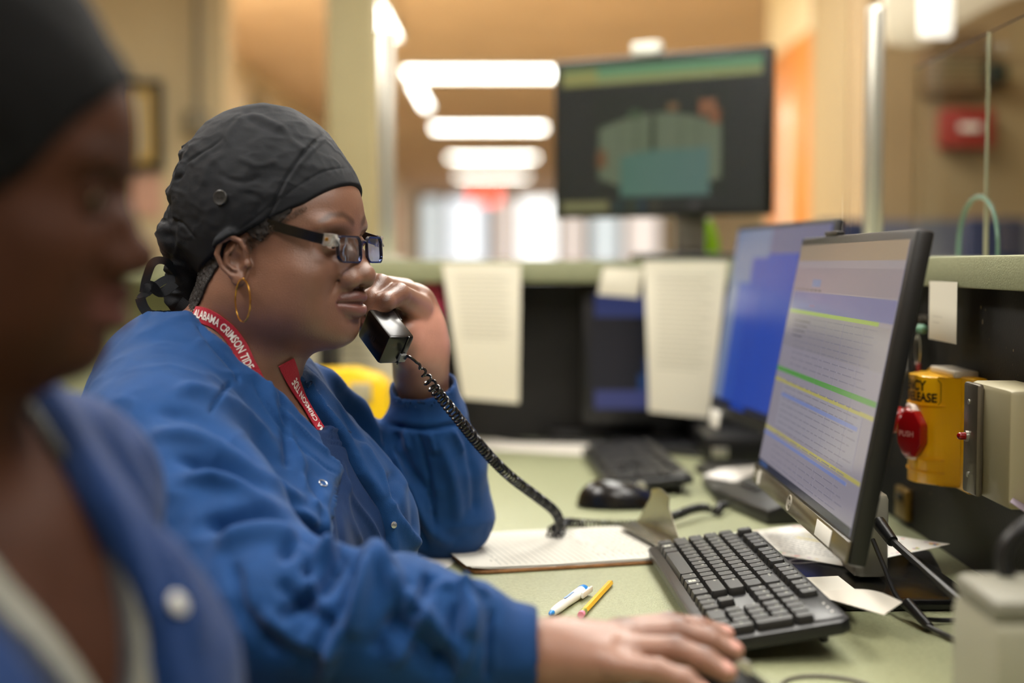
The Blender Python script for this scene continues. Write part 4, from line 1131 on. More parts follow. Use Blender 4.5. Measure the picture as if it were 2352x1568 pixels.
def tint_mat(name, rough=.45, bump=.15, bscale=700, sss=.0, spec=.5, sheen=0, b2=None, coat=0):
    m = pm(name, (.5,.5,.5), rough, bump=bump, bscale=bscale, spec=spec, sheen=sheen, sss=sss, coat=coat)
    nt = m.node_tree; b = nt.nodes['Principled BSDF']
    a = nt.nodes.new('ShaderNodeAttribute'); a.attribute_name = 'Col'
    n = nt.nodes.new('ShaderNodeTexNoise'); n.inputs['Scale'].default_value = 40; n.inputs['Detail'].default_value = 6
    tc = nt.nodes.new('ShaderNodeTexCoord'); nt.links.new(tc.outputs['Object'], n.inputs['Vector'])
    mr = nt.nodes.new('ShaderNodeMapRange'); mr.inputs[3].default_value = .82; mr.inputs[4].default_value = 1.18; nt.links.new(n.outputs['Fac'], mr.inputs[0])
    vm = nt.nodes.new('ShaderNodeVectorMath'); vm.operation = 'SCALE'; nt.links.new(a.outputs['Color'], vm.inputs[0]); nt.links.new(mr.outputs[0], vm.inputs['Scale'])
    nt.links.new(vm.outputs[0], b.inputs['Base Color']); return m
# ================================================================= head in its own frame: x forward, y left, z up, origin between the ears
def hwarp(q):
    q = q.copy(); q[:,2] = np.where(q[:,2] < .02, .02+(q[:,2]-.02)*1.17, q[:,2]); return q
def head_sdf(q, ears=True):
    q = hwarp(q); a = q.copy(); a[:,1] = np.abs(a[:,1])
    d = ell(q, (-.006,0,.048), (.098,.077,.090))
    d = smin(d, ell(q, (.036,0,.048), (.062,.063,.062)), .03)
    d = smin(d, ell(q, (.038,0,-.006), (.054,.063,.066)), .03)
    d = smin(d, ell(a, (.058,.039,-.020), (.036,.030,.034)), .02)
    d = smin(d, ell(a, (.046,.036,-.056), (.044,.033,.036)), .02)
    d = smin(d, ell(a, (.002,.050,-.040), (.046,.025,.046)), .02)
    d = smin(d, ell(q, (.076,0,-.047), (.0305,.035,.033)), .014)
    d = smin(d, ell(q, (.076,0,-.084), (.025,.029,.021)), .018)
    d = smin(d, ell(q, (.040,0,-.078), (.052,.050,.030)), .03)
    # brow ridge, eye socket
    d = smin(d, ell(a, (.082,.024,.041), (.014,.028,.010)), .012)
    d = sub(d, ell(a, (.104,.033,.021), (.021,.020,.013)), .014)
    # lids
    lid = ell(a, (.0815,.032,.0215), (.0142,.0146,.0132))
    op = ell(a, (.099,.032,.0195), (.016,.0135,.0036))
    d = smin(d, sub(lid, op, .0016), .004)
    # lid fold
    s_, _ = seg2(a, [(.087,.018,.031),(.092,.030,.0345),(.083,.047,.030)])
    d = d+.0012*np.exp(-(s_/.0018)**2)
    # nose
    n = cap(q, (.090,0,.032), (  .108,0,-.010), .0075, .0105)
    n = smin(n, ell(q, (.1110,0,-.0150), (.0142,.0145,.0138)), .008)
    n = smin(n, ell(a, (.1015,.0170,-.0205), (.0150,.0105,.0125)), .006)
    n = smin(n, ell(a, (.097,.014,.000), (.014,.010,.02)), .01)
    d = smin(d, n, .009)
    d = sub(d, ell(a, (.1095,.0092,-.0285), (.0060,.0038,.0042)), .002)
    # crease behind the wing of the nose and nasolabial fold
    s_, _ = seg2(a, [(.100,.0235,-.012),(.096,.0250,-.022),(.0985,.0200,-.0315)])
    d = d+.0016*np.exp(-(s_/.0026)**2)
    s_, _ = seg2(a, [(.094,.0260,-.022),(.091,.034,-.036),(.084,.041,-.054)])
    d = d+.0018*np.exp(-(s_/.0045)**2)
    # lips
    u = a[:,1]/.031; uc = np.clip(u, 0, 1.0)
    xc = .1040-.018*uc**2
    for zc, r0, bow in ((-.0410,.0102,-.0018),(-.0582,.0104,.0)):
        zl = zc+(-.0493-zc)*uc**2+bow*np.exp(-(u/.22)**2)
        r = r0*np.sqrt(np.clip(1-uc**2*.93, .02, 1))
        yy = np.maximum(a[:,1]-.030, 0)
        dl = np.sqrt(((q[:,0]-xc)*.9)**2+(q[:,2]-zl)**2+yy**2)-r
        d = smin(d, dl, .0035)
    xg = xc+.0085*np.sqrt(np.clip(1-uc**2*.9,.02,1))
    dg = np.sqrt((q[:,0]-xg)**2*.35+((q[:,2]+.0497-.0012*uc**2*0)*1.0)**2+np.maximum(a[:,1]-.0315,0)**2)
    d = d+.0030*np.exp(-(dg/.0021)**2)
    # philtrum, under-lip hollow
    s_, _ = seg2(q, [(.108,0,-.032),(.108,0,-.040)]); d = d+.0010*np.exp(-(s_/.0028)**2)
    s_, _ = seg2(a, [(.102,0,-.0705),(.096,.014,-.070)]); d = d+.0022*np.exp(-(s_/.006)**2)
    # mouth corner dimple
    s_, _ = seg2(a, [(.086,.0330,-.0500),(.083,.035,-.060)]); d = d+.0018*np.exp(-(s_/.0035)**2)
    # under-eye crease
    s_, _ = seg2(a, [(.094,.020,.010),(.088,.036,.006),(.078,.046,.010)]); d = d+.0012*np.exp(-(s_/.0030)**2)
    if ears:
        a0 = a; a = (a-np.array((.006,.079,-.001),F32))/.78+np.array((-.010,.079,.004),F32)
        e = ell(a, (-.013,.0765,.005), (.019,.0065,.033))
        e = smin(e, chain(a, [(.001,.080,.006),(.003,.083,.020),(-.003,.0865,.032),(-.016,.090,.037),(-.029,.092,.029),(-.034,.0915,.010),(-.027,.088,-.010),(-.016,.084,-.022)], [.0022,.0028,.0034,.0038,.0038,.0036,.0034,.0036]), .0035)
        e = smin(e, ell(a, (-.0075,.0805,-.0275), (.0095,.0052,.0110)), .006)
        e = smin(e, chain(a, [(-.011,.0855,.024),(-.021,.088,.010),(-.020,.0865,-.004),(-.010,.0835,-.013)], [.003,.0034,.0034,.003]), .003)
        e = sub(e, ell(a, (-.008,.089,.002), (.0095,.0105,.0125)), .004)
        e = sub(e, ell(a, (-.007,.090,.020), (.006,.006,.009)), .003)
        e = smin(e, ell(a, (.0045,.0775,-.003), (.0045,.0055,.0065)), .003)
        e = e*.78
        d = smin(d, e, .004)
    return d
def head_cols(q, base, lip, brow, dark):
    q = hwarp(q)
    a = q.copy(); a[:,1] = np.abs(a[:,1])
    c = np.tile(np.array(base, F32), (len(q),1))
    def mix(m, col):
        c[:] = c*(1-m[:,None])+np.array(col, F32)*m[:,None]
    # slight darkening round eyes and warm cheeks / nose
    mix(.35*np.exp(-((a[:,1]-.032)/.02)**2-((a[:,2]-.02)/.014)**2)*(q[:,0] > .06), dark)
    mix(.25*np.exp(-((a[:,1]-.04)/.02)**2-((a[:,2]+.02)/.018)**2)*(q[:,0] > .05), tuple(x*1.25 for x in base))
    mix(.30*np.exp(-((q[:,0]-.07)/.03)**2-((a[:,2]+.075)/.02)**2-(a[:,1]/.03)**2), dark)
    u = np.clip(a[:,1]/.031, 0, 1)
    lipm = sm(1-np.abs(q[:,2]+.0500)/(.0215*np.sqrt(np.clip(1-u**2,.0,1))+1e-4), 0, .25)*(q[:,0] > .082)*(a[:,1] < .0315)
    mix(lipm*.85, lip)
    up = lipm*(q[:,2] > -.0497); mix(up*.45, tuple(x*.55 for x in lip))
    az = a*np.array([.25,1,1],F32); s_, t = seg2(a*np.array([.02,1,1],F32), [(.002,.011,.0455),(.002,.026,.0530),(.002,.041,.0520),(.001,.052,.0450)])
    w = .0066-.0036*t
    mix(.62*sm(1-s_/w, 0, .9)*(q[:,0] > .05), brow)
    # nostril dark, ear canal
    mix(.9*np.exp(-(((q[:,0]-.110)/.007)**2+((a[:,1]-.0088)/.004)**2+((q[:,2]+.028)/.004)**2)), dark)
    # line of the lashes
    s_, _ = seg2(az, [(.022,.019,.0195),(.0236,.030,.0228),(.0222,.045,.0205)]); mix(.8*(q[:,0] > .06)*np.exp(-(s_/.0011)**2), (.01,.008,.008))
    return c
def Rw(yaw, pitch, roll=0):
    "columns = local axes in world. yaw: face turned toward -Y; pitch: down; roll: head tilt"
    M_ = Matrix.Rotation(-yaw, 3, 'Z') @ Matrix.Rotation(pitch, 3, 'Y') @ Matrix.Rotation(roll, 3, 'X')
    return np.array(M_, F32)
HR = Rw(math.radians(20), math.radians(3))
HO = np.array([-.262,1.546,1.103], F32)
def toH(p): return (p-HO)@HR
def fromH(*q): return Vector((HO+HR@np.array(q, F32)).tolist())
SK = lin((.50,.357,.29)); LIP = lin((.47,.30,.28)); BROW = lin((.10,.07,.06)); DARK = lin((.26,.15,.11))
# ================================================================= the woman on the phone
LAT = np.array([.342,.94,0], F32); FWD = np.array([.94,-.342,0], F32)
TR = np.stack([FWD, LAT, np.array([0,0,1], F32)], 1)   # columns: front, lateral(left), up
TC = np.array([-.300,1.565,.80], F32)
def toT(p): return (p-TC)@TR
SN = (-.350,1.405,.915); SF = (-.265,1.735,.905)
EN = (-.205,1.215,.798); WN = (.012,1.194,.768)
EF = (-.083,1.800,.778); WF = (-.112,1.742,.962)
def torso(p):
    d = ell(p, TC+TR@np.array([-.01,0,.0], F32), (.150,.185,.21), TR)
    d = smin(d, ell(p, TC+TR@np.array([.075,-.085,-.005], F32), (.095,.095,.10), TR), .05)
    d = smin(d, ell(p, TC+TR@np.array([.075,.075,-.005], F32), (.095,.095,.10), TR), .05)
    d = smin(d, ell(p, TC+TR@np.array([.0,0,-.20], F32), (.150,.185,.16), TR), .08)
    d = smin(d, cap(p, (-.335,1.565,.985), (-.360,1.46,.945), .062, .066), .05)
    d = smin(d, cap(p, (-.325,1.575,.985), (-.272,1.70,.932), .055, .052), .05)
    d = smin(d, cap(p, (-.38,1.54,.97), (-.40,1.52,.80), .06, .09), .08)
    return d
def neck(p):
    d = cap(p, (-.283,1.552,1.06), (-.318,1.558,.965), .0605, .066)
    return smin(d, cap(p, (-.245,1.53,1.03), (-.295,1.55,.95), .034, .045), .03)
def hand_l(p):
    "left hand round the handset, palm toward the camera"
    Q = lambda x, y, d: P(x, y, d)
    d = cap(p, WF, Q(968,830,1.722), .031, .030)
    d = smin(d, cap(p, Q(966,842,1.725), Q(958,760,1.70), .029, .031), .02)
    d = smin(d, cap(p, Q(970,790,1.70), Q(955,700,1.695), .030, .025), .02)
    d = smin(d, cap(p, Q(945,805,1.68), Q(930,760,1.66), .019, .017), .02)       # thumb pad
    # index (front) folded over the handset
    d = smin(d, chain(p, [Q(962,705,1.672),Q(915,676,1.612),Q(884,694,1.583),Q(858,722,1.582)], [.0160,.0128,.0108,.0086], .004), .006)
    # middle, behind it
    d = smin(d, chain(p, [Q(945,680,1.69),Q(872,655,1.615),Q(852,685,1.592),Q(846,706,1.590)], [.0160,.0125,.0105,.0085], .004), .005)
    d = smin(d, chain(p, [Q(930,668,1.705),Q(858,652,1.655),Q(838,680,1.632),Q(832,704,1.628)], [.015,.0120,.0100,.0085], .004), .005)
    d = smin(d, chain(p, [Q(925,680,1.715),Q(862,672,1.685),Q(842,700,1.668),Q(838,722,1.664)], [.013,.0105,.0090,.0080], .004), .005)
    # thumb behind the handset, its tip showing below the index tip
    th = chain(p, [Q(935,775,1.665),Q(880,775,1.632),Q(850,760,1.606),Q(841,742,1.597)], [.0165,.0130,.0115,.0095], .004)
    return smin(d, th, .006)
def hand_r(p):
    "right hand flat over the mouse"
    d = cap(p, WN, (.045,1.192,.768), .0275, .027)
    a = cap(p, (.035,1.203,.766), (.096,1.213,.773), .0225, .0185)
    b = cap(p, (.035,1.184,.765), (.090,1.162,.769), .0225, .0180)
    d = smin(smin(d, a, .02), b, .02)
    d = smin(d, cap(p, (.04,1.193,.772), (.096,1.190,.778), .019, .0165), .02)
    fs = [([(.093,1.219,.779),(.138,1.2325,.783),(.164,1.234,.780),(.1875,1.234,.774)], [.0125,.0105,.0092,.0078]),
          ([(.098,1.194,.783),(.142,1.1965,.787),(.168,1.191,.781),(.1875,1.186,.773)], [.0128,.0108,.0095,.0080]),
          ([(.095,1.169,.778),(.136,1.161,.781),(.159,1.150,.775),(.175,1.142,.767)], [.0122,.0104,.0092,.0078]),
          ([(.088,1.150,.770),(.118,1.133,.771),(.139,1.122,.767),(.153,1.113,.758)], [.0110,.0092,.0082,.0070]),
          ([(.045,1.220,.770),(.082,1.250,.764),(.112,1.262,.757),(.137,1.262,.752)], [.0165,.0130,.0112,.0090])]
    for i, (pt, r) in enumerate(fs): r = [x*1.09 for x in r]; d = smin(d, chain(p, pt, r, .004), .007 if i < 4 else .012)
    return d
def body_head(p):
    q = toH(p); d = head_sdf(q)
    d = smin(d, neck(p), .022)
    t = torso(p)+.016
    d = smin(d, t, .03)
    s_, _ = seg2(p, [P(600,905,1.49),P(640,925,1.50),P(665,905,1.50)]); d = d+.0012*np.exp(-(s_/.003)**2)
    s_, _ = seg2(p, [P(560,850,1.487),P(610,882,1.483),P(655,880,1.49)]); d = d+.0014*np.exp(-(s_/.0035)**2)
    return d
parts_v = []; parts_q = []; parts_c = []; nv_ = 0
def addp(v, q, c):
    global nv_
    parts_v.append(v); parts_q.append(q+nv_); parts_c.append(c); nv_ += len(v)
v, q = extract(body_head, (-.50,1.33,.62), (-.10,1.80,1.262), .0019)
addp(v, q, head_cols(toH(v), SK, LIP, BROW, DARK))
PALM = lin((.86,.62,.54)); KN = lin((.30,.17,.12)); NAIL = lin((.80,.58,.52))
def hand_cols(v, base, palmdir, pal, nails, knuck):
    c = np.tile(np.array(base, F32), (len(v),1))
    def mix(m, col): c[:] = c*(1-m[:,None])+np.array(col, F32)*m[:,None]
    mix(pal, PALM)
    for (pt, r) in knuck:
        d = np.sqrt(((v-npv(pt))**2).sum(1)); mix(.9*np.exp(-(d/r)**2), KN)
    for (pt, r) in nails:
        d = np.sqrt((((v-npv(pt)))**2).sum(1)); mix(.9*sm(1-d/r, 0, .35), NAIL)
    return c
def arm_l(p): return smin(hand_l(p), chain(p, [SF, EF, WF], [.045,.038,.030], .02), .01)
v, q = extract(arm_l, (-.30,1.52,.72), (-.04,1.86,1.12), .0017)
_, nn = 0, 0
g_, _ = grad(arm_l, v, .001)
hx = proj(v)
pal = .85*sm(-g_[:,1], -.1, .5)*sm(hx[:,0], 925, 965)*sm(hx[:,1], 675, 730)*sm(-hx[:,1], -900, -820)
pal = np.maximum(pal, .5*sm(-g_[:,1], .0, .6)*sm(hx[:,0], 900, 940)*sm(hx[:,1], 760, 800)*sm(-hx[:,1], -900, -820))
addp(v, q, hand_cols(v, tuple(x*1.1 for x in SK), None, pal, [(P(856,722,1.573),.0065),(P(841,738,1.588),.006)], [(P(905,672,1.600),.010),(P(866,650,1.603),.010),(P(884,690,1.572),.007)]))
def arm_r(p): return smin(hand_r(p), chain(p, [SN, EN, WN], [.045,.038,.028], .02), .01)
v, q = extract(arm_r, (-.40,1.08,.72), (.215,1.46,.97), .0017)
lit_sk = tuple(x*1.3 for x in SK)  # skin lightened, light on the right hand put into its colour
addp(v, q, hand_cols(v, lit_sk, None, np.zeros(len(v), F32), [((.1895,1.233,.780),.0088),((.1895,1.185,.779),.0092),((.177,1.141,.773),.0088),((.155,1.112,.763),.007)],
     [((.138,1.2325,.793),.009),((.142,1.1965,.797),.009),((.136,1.161,.791),.009),((.164,1.234,.789),.006),((.168,1.191,.790),.006),((.159,1.150,.784),.006),((.096,1.194,.798),.009),((.093,1.219,.793),.008)]))
V_ = np.concatenate(parts_v); Q_ = np.concatenate(parts_q); C_ = np.concatenate(parts_c)
V_[:,:] = V_+0
skin = tint_mat('skin', .33, .25, 900, sss=.02, spec=.62)
woman = link('person', to_mesh('body', V_, Q_, C_), skin)
tag(woman, 'seated person in blue scrub jacket and black cap holding a phone to the face', 'person')
# eyes
for s in (-1, 1):
    e = MB(); c = fromH(.0805, s*.032, .0212); e.sph(c, .0122, 24); e.build('eyeball', pm('eye_white', rgb(205,190,180), .15, coat=.5), woman)
    dn = (fromH(1,0,-.08)-fromH(0,0,0)).normalized()
    MB().sph(c+dn*.0085, .0058, 20, (.75,1,1), Matrix(HR.tolist())).build('iris', pm('iris_dark', rgb(34,20,14), .08, coat=1), woman)
# ------------------------------------------------------------ raycast onto an sdf
def hit(f, px, py, y0=1.0, y1=2.2):
    a = npv(P(px,py,1.0)); o = np.array([0,0,CZ], F32); d = a-o; d /= np.linalg.norm(d)
    t = y0*.95
    for _ in range(160):
        x = o+d*t; s = float(f(x[None])[0])
        if s < .0003: break
        t += max(s*.7, .0003)
        if t > y1*1.3: break
    g, _ = grad(f, x[None], .001)
    return Vector(x.tolist()), Vector(g[0].tolist())
# ------------------------------------------------------------ scrub cap
ZX = [-.14,-.10,-.085,-.06,-.034,.004,.023,.07,.095,.12]; ZZ = [-.085,-.072,-.040,-.016,.0,.025,.035,.062,.085,.10]
def cap_sdf(p):
    q = toH(p)
    d = ell(q, (-.013,0,.062), (.101,.087,.106))
    d = smin(d, head_sdf(q, True)-.0038, .012)
    d = smax(d, np.interp(q[:,0], ZX, ZZ).astype(F32)-q[:,2], .003)
    g = ell(q, (-.098,0,.020), (.030,.050,.038)); g = smin(g, ell(q, (-.092,0,-.020), (.024,.034,.034)), .02)
    g = smin(g, ell(q, (-.098,-.008,-.048), (.018,.022,.019)), .008)
    d = smin(d, g, .012)
    # gathers between crown and tail
    s_, _ = seg2(q, [(-.095,-.06,.035),(-.118,-.03,.040),(-.135,0,.05)]); d = d+.003*np.exp(-(s_/.005)**2)
    s_, _ = seg2(q, [(-.085,-.055,.005),(-.115,-.035,-.006),(-.130,0,-.004)]); d = d+.003*np.exp(-(s_/.005)**2)
    s_, _ = seg2(q, [(-.10,-.040,-.025),(-.125,-.01,-.032)]); d = d+.004*np.exp(-(s_/.005)**2)
    return d
v, q = extract(cap_sdf, (-.44,1.40,1.00), (-.12,1.68,1.295), .0017)
g_, _ = grad(cap_sdf, v, .001)
lv = toH(v)
w_ = .0014*fbm(lv*np.array([1,1,1.3],F32), 26, 3, 3)+.0020*np.clip(ridge(lv, 22, 9), .1, 1)-.0006+.0012*np.clip(ridge(lv*np.array([.6,1,1.2],F32), 55, 5), 0, 1)
back = sm(-lv[:,0], .055, .10); w_ *= (.45+1.9*back)*sm(lv[:,2]-np.interp(lv[:,0], ZX, ZZ), .0, .03)+.12
CF = [([(740,310),(690,360),(650,420),(620,490),(600,530)],3.2,-.0022),([(748,316),(700,364),(660,422),(630,490)],5,.0010),
      ([(510,318),(470,345),(430,372),(420,400),(400,420)],3.2,-.0022),([(515,325),(475,352),(436,382)],6,.0012),
      ([(520,320),(545,280),(580,265),(620,280),(650,300)],7,.0020),([(555,255),(600,290),(660,310),(700,330)],9,-.0016),([(640,285),(680,330),(700,350)],8,.0016),
      ([(795,385),(740,395),(680,430),(620,475),(560,520),(500,565)],2.2,-.0012),([(390,500),(420,515),(445,545)],3,-.0022),([(400,520),(415,550),(400,590)],6,.002),
      ([(545,360),(590,380),(640,370)],8,.0014),([(500,400),(560,420),(600,400)],7,-.0012),([(470,430),(480,380),(520,350)],8,.0014),([(560,440),(600,460),(580,500)],8,-.0012)]
v = v+g_*(w_+folds(v, g_, CF))[:,None]
capm = pm('cap_cotton', rgb(8,13,21), .7, bump=.4, bscale=1500, spec=.3)
cap_o = link('scrub_cap', to_mesh('scrub_cap', v, q), capm, woman)
b, n = hit(cap_sdf, 509, 454); n = (n+Vector((0,-.2,0))).normalized()
m = MB().lathe([(.0060,.0),(.0076,.0012),(.0078,.0026),(.0070,.0032),(.0052,.0026)], b+n*.001, b+n*.004, 28)
m.build('button', pm('button_black', rgb(44,44,44), .4), cap_o)
fm, _l = frame_to(b, b+n)
for sx in (-1, 1): MB().cyl(fm @ Vector((sx*.0019,0,.0036)), fm @ Vector((sx*.0019,0,.0042)), .0009).build('button_hole', M['blackp'], cap_o)
# tie ribbons
ties = [[P(408,628,1.545),P(380,600,1.53),P(352,603,1.52),P(336,640,1.52),P(330,672,1.52)],[P(402,650,1.54),P(370,672,1.53),P(345,655,1.52),P(332,668,1.52)],[P(402,640,1.545),P(380,642,1.54),P(352,660,1.53),P(338,672,1.53)],
        [P(322,684,1.52),P(330,706,1.52),P(352,735,1.52),P(366,762,1.52)],[P(338,672,1.53),P(326,680,1.525),P(322,686,1.52)],[P(430,690,1.53),P(418,706,1.53),P(410,722,1.535)]]
for k, tl_ in enumerate(ties):
    MB().tube(catmull(tl_, 6), 1, flat=((.009,.011,.009,.011,.008,.012)[k],.0008), up=Vector((.25,-1,.5))).build('tie_ribbon', capm, cap_o)
# ------------------------------------------------------------ hair at nape and temple
def hair_sdf(p):
    q = toH(p); z = np.interp(q[:,0], ZX, ZZ).astype(F32)-q[:,2]
    d = head_sdf(q, False)-.003; d = smin(d, neck(p)-.0022, .02)
    low = np.interp(q[:,0], [-.12,-.075,-.045,-.02,-.012,.01,.03,.05,.08], [.045,.05,.036,.012,-.01,-.004,.018,.010,-.01]).astype(F32)
    d = np.maximum(d, np.maximum(z-low, -z-.004))
    d = np.maximum(d, q[:,0]-.06)
    return d-.0012*vnoise(p*420, 2)
v, q = extract(hair_sdf, (-.42,1.42,1.02), (-.14,1.68,1.20), .0016, 1)
hairm = pm('hair_black', rgb(24,18,16), .6, bump=.8, bscale=900)
hair = link('hair', to_mesh('hair', v, q), hairm, woman)
rnd = random.Random(4); m = MB()
for k in range(230):
    f = rnd.random()
    if f < .75: px, py = 565+rnd.random()**1.2*75, 0; py = 548-(px-565)*.46+rnd.random()*34*(1-(px-565)/110)
    else: px, py = 640+rnd.random()*60, 0; py = 508-(px-640)*.55+rnd.random()*8
    b, n = hit(body_head, px, py); 
    if (b-Vector((-.26,1.48,1.12))).length > .16: continue
    r = .0012+rnd.random()*.0022; t1 = n.orthogonal().normalized(); t1 = Matrix.Rotation(rnd.random()*6.28, 3, n) @ t1; t2 = n.cross(t1); L = 2+rnd.random()*5
    m.tube([b+n*(.0004+.0005*j)+t1*r*math.cos(j*L/7)+t2*r*math.sin(j*L/7) for j in range(8)], .00013, 3)
o = m.build('stray_curls', pm('hair_brown', rgb(70,52,40), .4), hair); o['kind'] = 'stuff'
# ------------------------------------------------------------ spectacles
gf = pm('spectacle_frame', rgb(16,20,40), .12, coat=.5); gcl = pm('clear_acetate', (.75,.75,.72), .08, trans=.8, ior=1.3); gold = pm('gold', rgb(226,176,84), .2, metal=1)
lm, nt, bb = new_mat('lens_glass')
tr = nt.nodes.new('ShaderNodeBsdfTransparent'); gl = nt.nodes.new('ShaderNodeBsdfGlossy'); mx = nt.nodes.new('ShaderNodeMixShader'); gl.inputs['Color'].default_value = (.40,.52,1,1); gl.inputs['Roughness'].default_value = .03
lw = nt.nodes.new('ShaderNodeLayerWeight'); lw.inputs[0].default_value = .35; mr = nt.nodes.new('ShaderNodeMapRange'); mr.inputs[3].default_value = .26; mr.inputs[4].default_value = .9
nt.links.new(lw.outputs['Facing'], mr.inputs[0]); nt.links.new(mr.outputs[0], mx.inputs[0]); nt.links.new(tr.outputs[0], mx.inputs[1]); nt.links.new(gl.outputs[0], mx.inputs[2]); nt.links.new(mx.outputs[0], nt.nodes['Material Output'].inputs[0])
spec = bpy.data.objects.new('spectacles', None); C.objects.link(spec); spec.parent = woman; spec['label'] = 'dark blue rectangular spectacles'
def rrect(cx, w, h, r, n=6, sx=1, zc=.0175):
    out = []
    for (a, b, a0) in ((w/2-r, h/2-r, 0),(-(w/2-r), h/2-r, PI/2),(-(w/2-r), -(h/2-r), PI),(w/2-r, -(h/2-r), 1.5*PI)):
        for k in range(n+1):
            t_ = a0+k*PI/2/n; yy = a+r*math.cos(t_); zz = b+r*math.sin(t_)
            out.append((cx+yy, zc+zz*(1-.1*abs(yy)/w)))
    return out
def G(y, z, dx=0): return fromH(.1115-1.6*y*y+dx-.10*(z-.013), y, z)
for s in (-1, 1):
    ol = rrect(s*.0295, .044, .0275, .008)
    MB().tube([G(y, z) for y, z in ol], 1, closed=True, flat=(.0017,.0032), up=(fromH(1,0,0)-fromH(0,0,0))).build('rim', gf, spec)
    m = MB(); cen_ = m.bm.verts.new(G(s*.0305,.013)); vs = [m.bm.verts.new(G(y,z)) for y, z in ol]
    for k in range(len(vs)): m.bm.faces.new((cen_, vs[k], vs[(k+1)%len(vs)]))
    m.build('lens', lm, spec)
    m = MB(); m.tube([fromH(.096,s*.0640,.0270), fromH(.086,s*.0680,.0290), fromH(.05,s*.0745,.0370), fromH(.018,s*.0765,.0445), fromH(-.002,s*.078,.046)], [1.0,1.0,.95,.75,.6], flat=(.0108,.0030), up=(fromH(0,1,0)-fromH(0,0,0)))
    m.build('temple_arm', M['blackg'], spec)
    MB().tube([G(s*.0505,.026), fromH(.1025,s*.0585,.0262), fromH(.096,s*.0640,.0268)], [1,1,1], flat=(.0125,.0035), up=(fromH(.5,-s,0)-fromH(0,0,0))).build('end_piece', gcl, spec)
    MB().boxM(mat4(fromH(.0990,s*.0630,.0270), HR[:,0].tolist(), HR[:,1].tolist(), HR[:,2].tolist()), (.005,.0022,.0035), .0006).build('hinge', gold, spec)
    MB().tube([G(s*.0085,.010), fromH(.101,s*.010,.006)], .0011, 6).build('nose_pad', gcl, spec)
MB().tube([G(-.0075,.0225), G(-.003,.026,.001), G(.003,.026,.001), G(.0075,.0225)], .0017, 8).build('bridge', gf, spec)
# ------------------------------------------------------------ hoop earring
lb, n = hit(body_head, 556, 650)
m = MB(); R_ = .0215
hx_ = Vector((.72,-.69,0)).normalized(); top = lb+n*.004+Vector((0,0,.006))
m.tube([top+Vector((0,-.004,-R_*1.02))+hx_*(R_*.60*math.sin(a))+Vector((0,0,R_*1.02*math.cos(a))) for a in [k*PI/24 for k in range(48)]], .00085, 8, closed=True)
er = m.build('hoop_earring', gold, woman)
MB().sph(top, .0015, 10).build('stud', gold, er)
# ================================================================= jacket, scrub top, lanyard
_tn = lambda p: smin(torso(p), neck(p)-.012, .02)
def edge_tab(pxs, top, bot):
    q = [toT(npv(hit(_tn, x, y)[0])[None])[0] for x, y in pxs]
    t = sorted([(float(r[2]+TC[2]), float(r[1])) for r in q])
    t = [(bot, t[0][1])]+t+[(top, t[-1][1])]
    return [x[0] for x in t], [x[1] for x in t]
NZ, NS = edge_tab([(560,828),(600,862),(648,908),(690,952),(730,994),(748,1045),(782,1080),(770,1120),(757,1190),(752,1250)], 1.05, .5)
FZ, FS = edge_tab([(700,842),(728,890),(766,950),(796,1003),(839,1090),(880,1150),(897,1210),(903,1260)], 1.05, .5)
def opening(p):
    "negative inside the open front of the jacket (torso frame)"
    t = toT(p); f, s, z = t[:,0], t[:,1], p[:,2]
    sN = np.interp(z, NZ, NS).astype(F32); sF = np.interp(z, FZ, FS).astype(F32)
    return np.maximum(np.maximum(sN-s, s-sF), -(f-.0))*.75
def sleeve_r(p):
    d = chain(p, [SN,(-.30,1.33,.862),EN], [.080,.074,.062], .03)
    d = smin(d, chain(p, [EN,(-.10,1.203,.788),(-.045,1.198,.780)], [.062,.056,.050], .02), .03)
    return d
def cuff_r(p): return cap(p, (-.026,1.197,.774), (.024,1.194,.7685), .0425, .0362)
def sleeve_l(p):
    d = chain(p, [SF,(-.172,1.775,.815),EF], [.070,.060,.050], .03)
    return smin(d, chain(p, [EF,(-.093,1.785,.840),(-.105,1.762,.900)], [.050,.056,.049], .02), .03)
CF0 = P(984,965,1.765); CF1 = P(971,882,1.745)
def cuff_l(p): return cap(p, CF0, CF1, .0455, .0405)
def jacket(p):
    d = torso(p)
    d = smin(d, sleeve_r(p), .035); d = smin(d, sleeve_l(p), .03)
    # front lapel edge stands a little proud
    o = opening(p)
    d = d-.0025*sm(.03-np.abs(o-.012), 0, .02)*(o > 0)
    d = smax(d, -o, .004)
    nk = cap(p, (-.275,1.552,1.08), (-.312,1.556,.975), .0700, .0745)
    d = smax(d, -nk, .004)
    d = smin(d, smax(cuff_r(p), p[:,0]-.021, .003), .008)
    d = smin(d, smax(cuff_l(p), (p-npv(CF1))@(npv(CF1)-npv(CF0))/np.linalg.norm(npv(CF1)-npv(CF0)), .003), .008)
    # hollow the ends of the cuffs
    d = smax(d, -cap(p, (-.005,1.195,.769), (.06,1.193,.768), .0335), .002)
    e = (npv(CF1)-npv(CF0)); e /= np.linalg.norm(e)
    d = smax(d, -cap(p, npv(CF1)-e*.02, npv(CF1)+e*.05, .0375), .002)
    d = smax(d, .735-p[:,2], .004)*1.0 if False else d
    return d
v, q = extract(jacket, (-.52,1.10,.56), (.06,1.90,1.03), .0029)
g_, _ = grad(jacket, v, .0015)
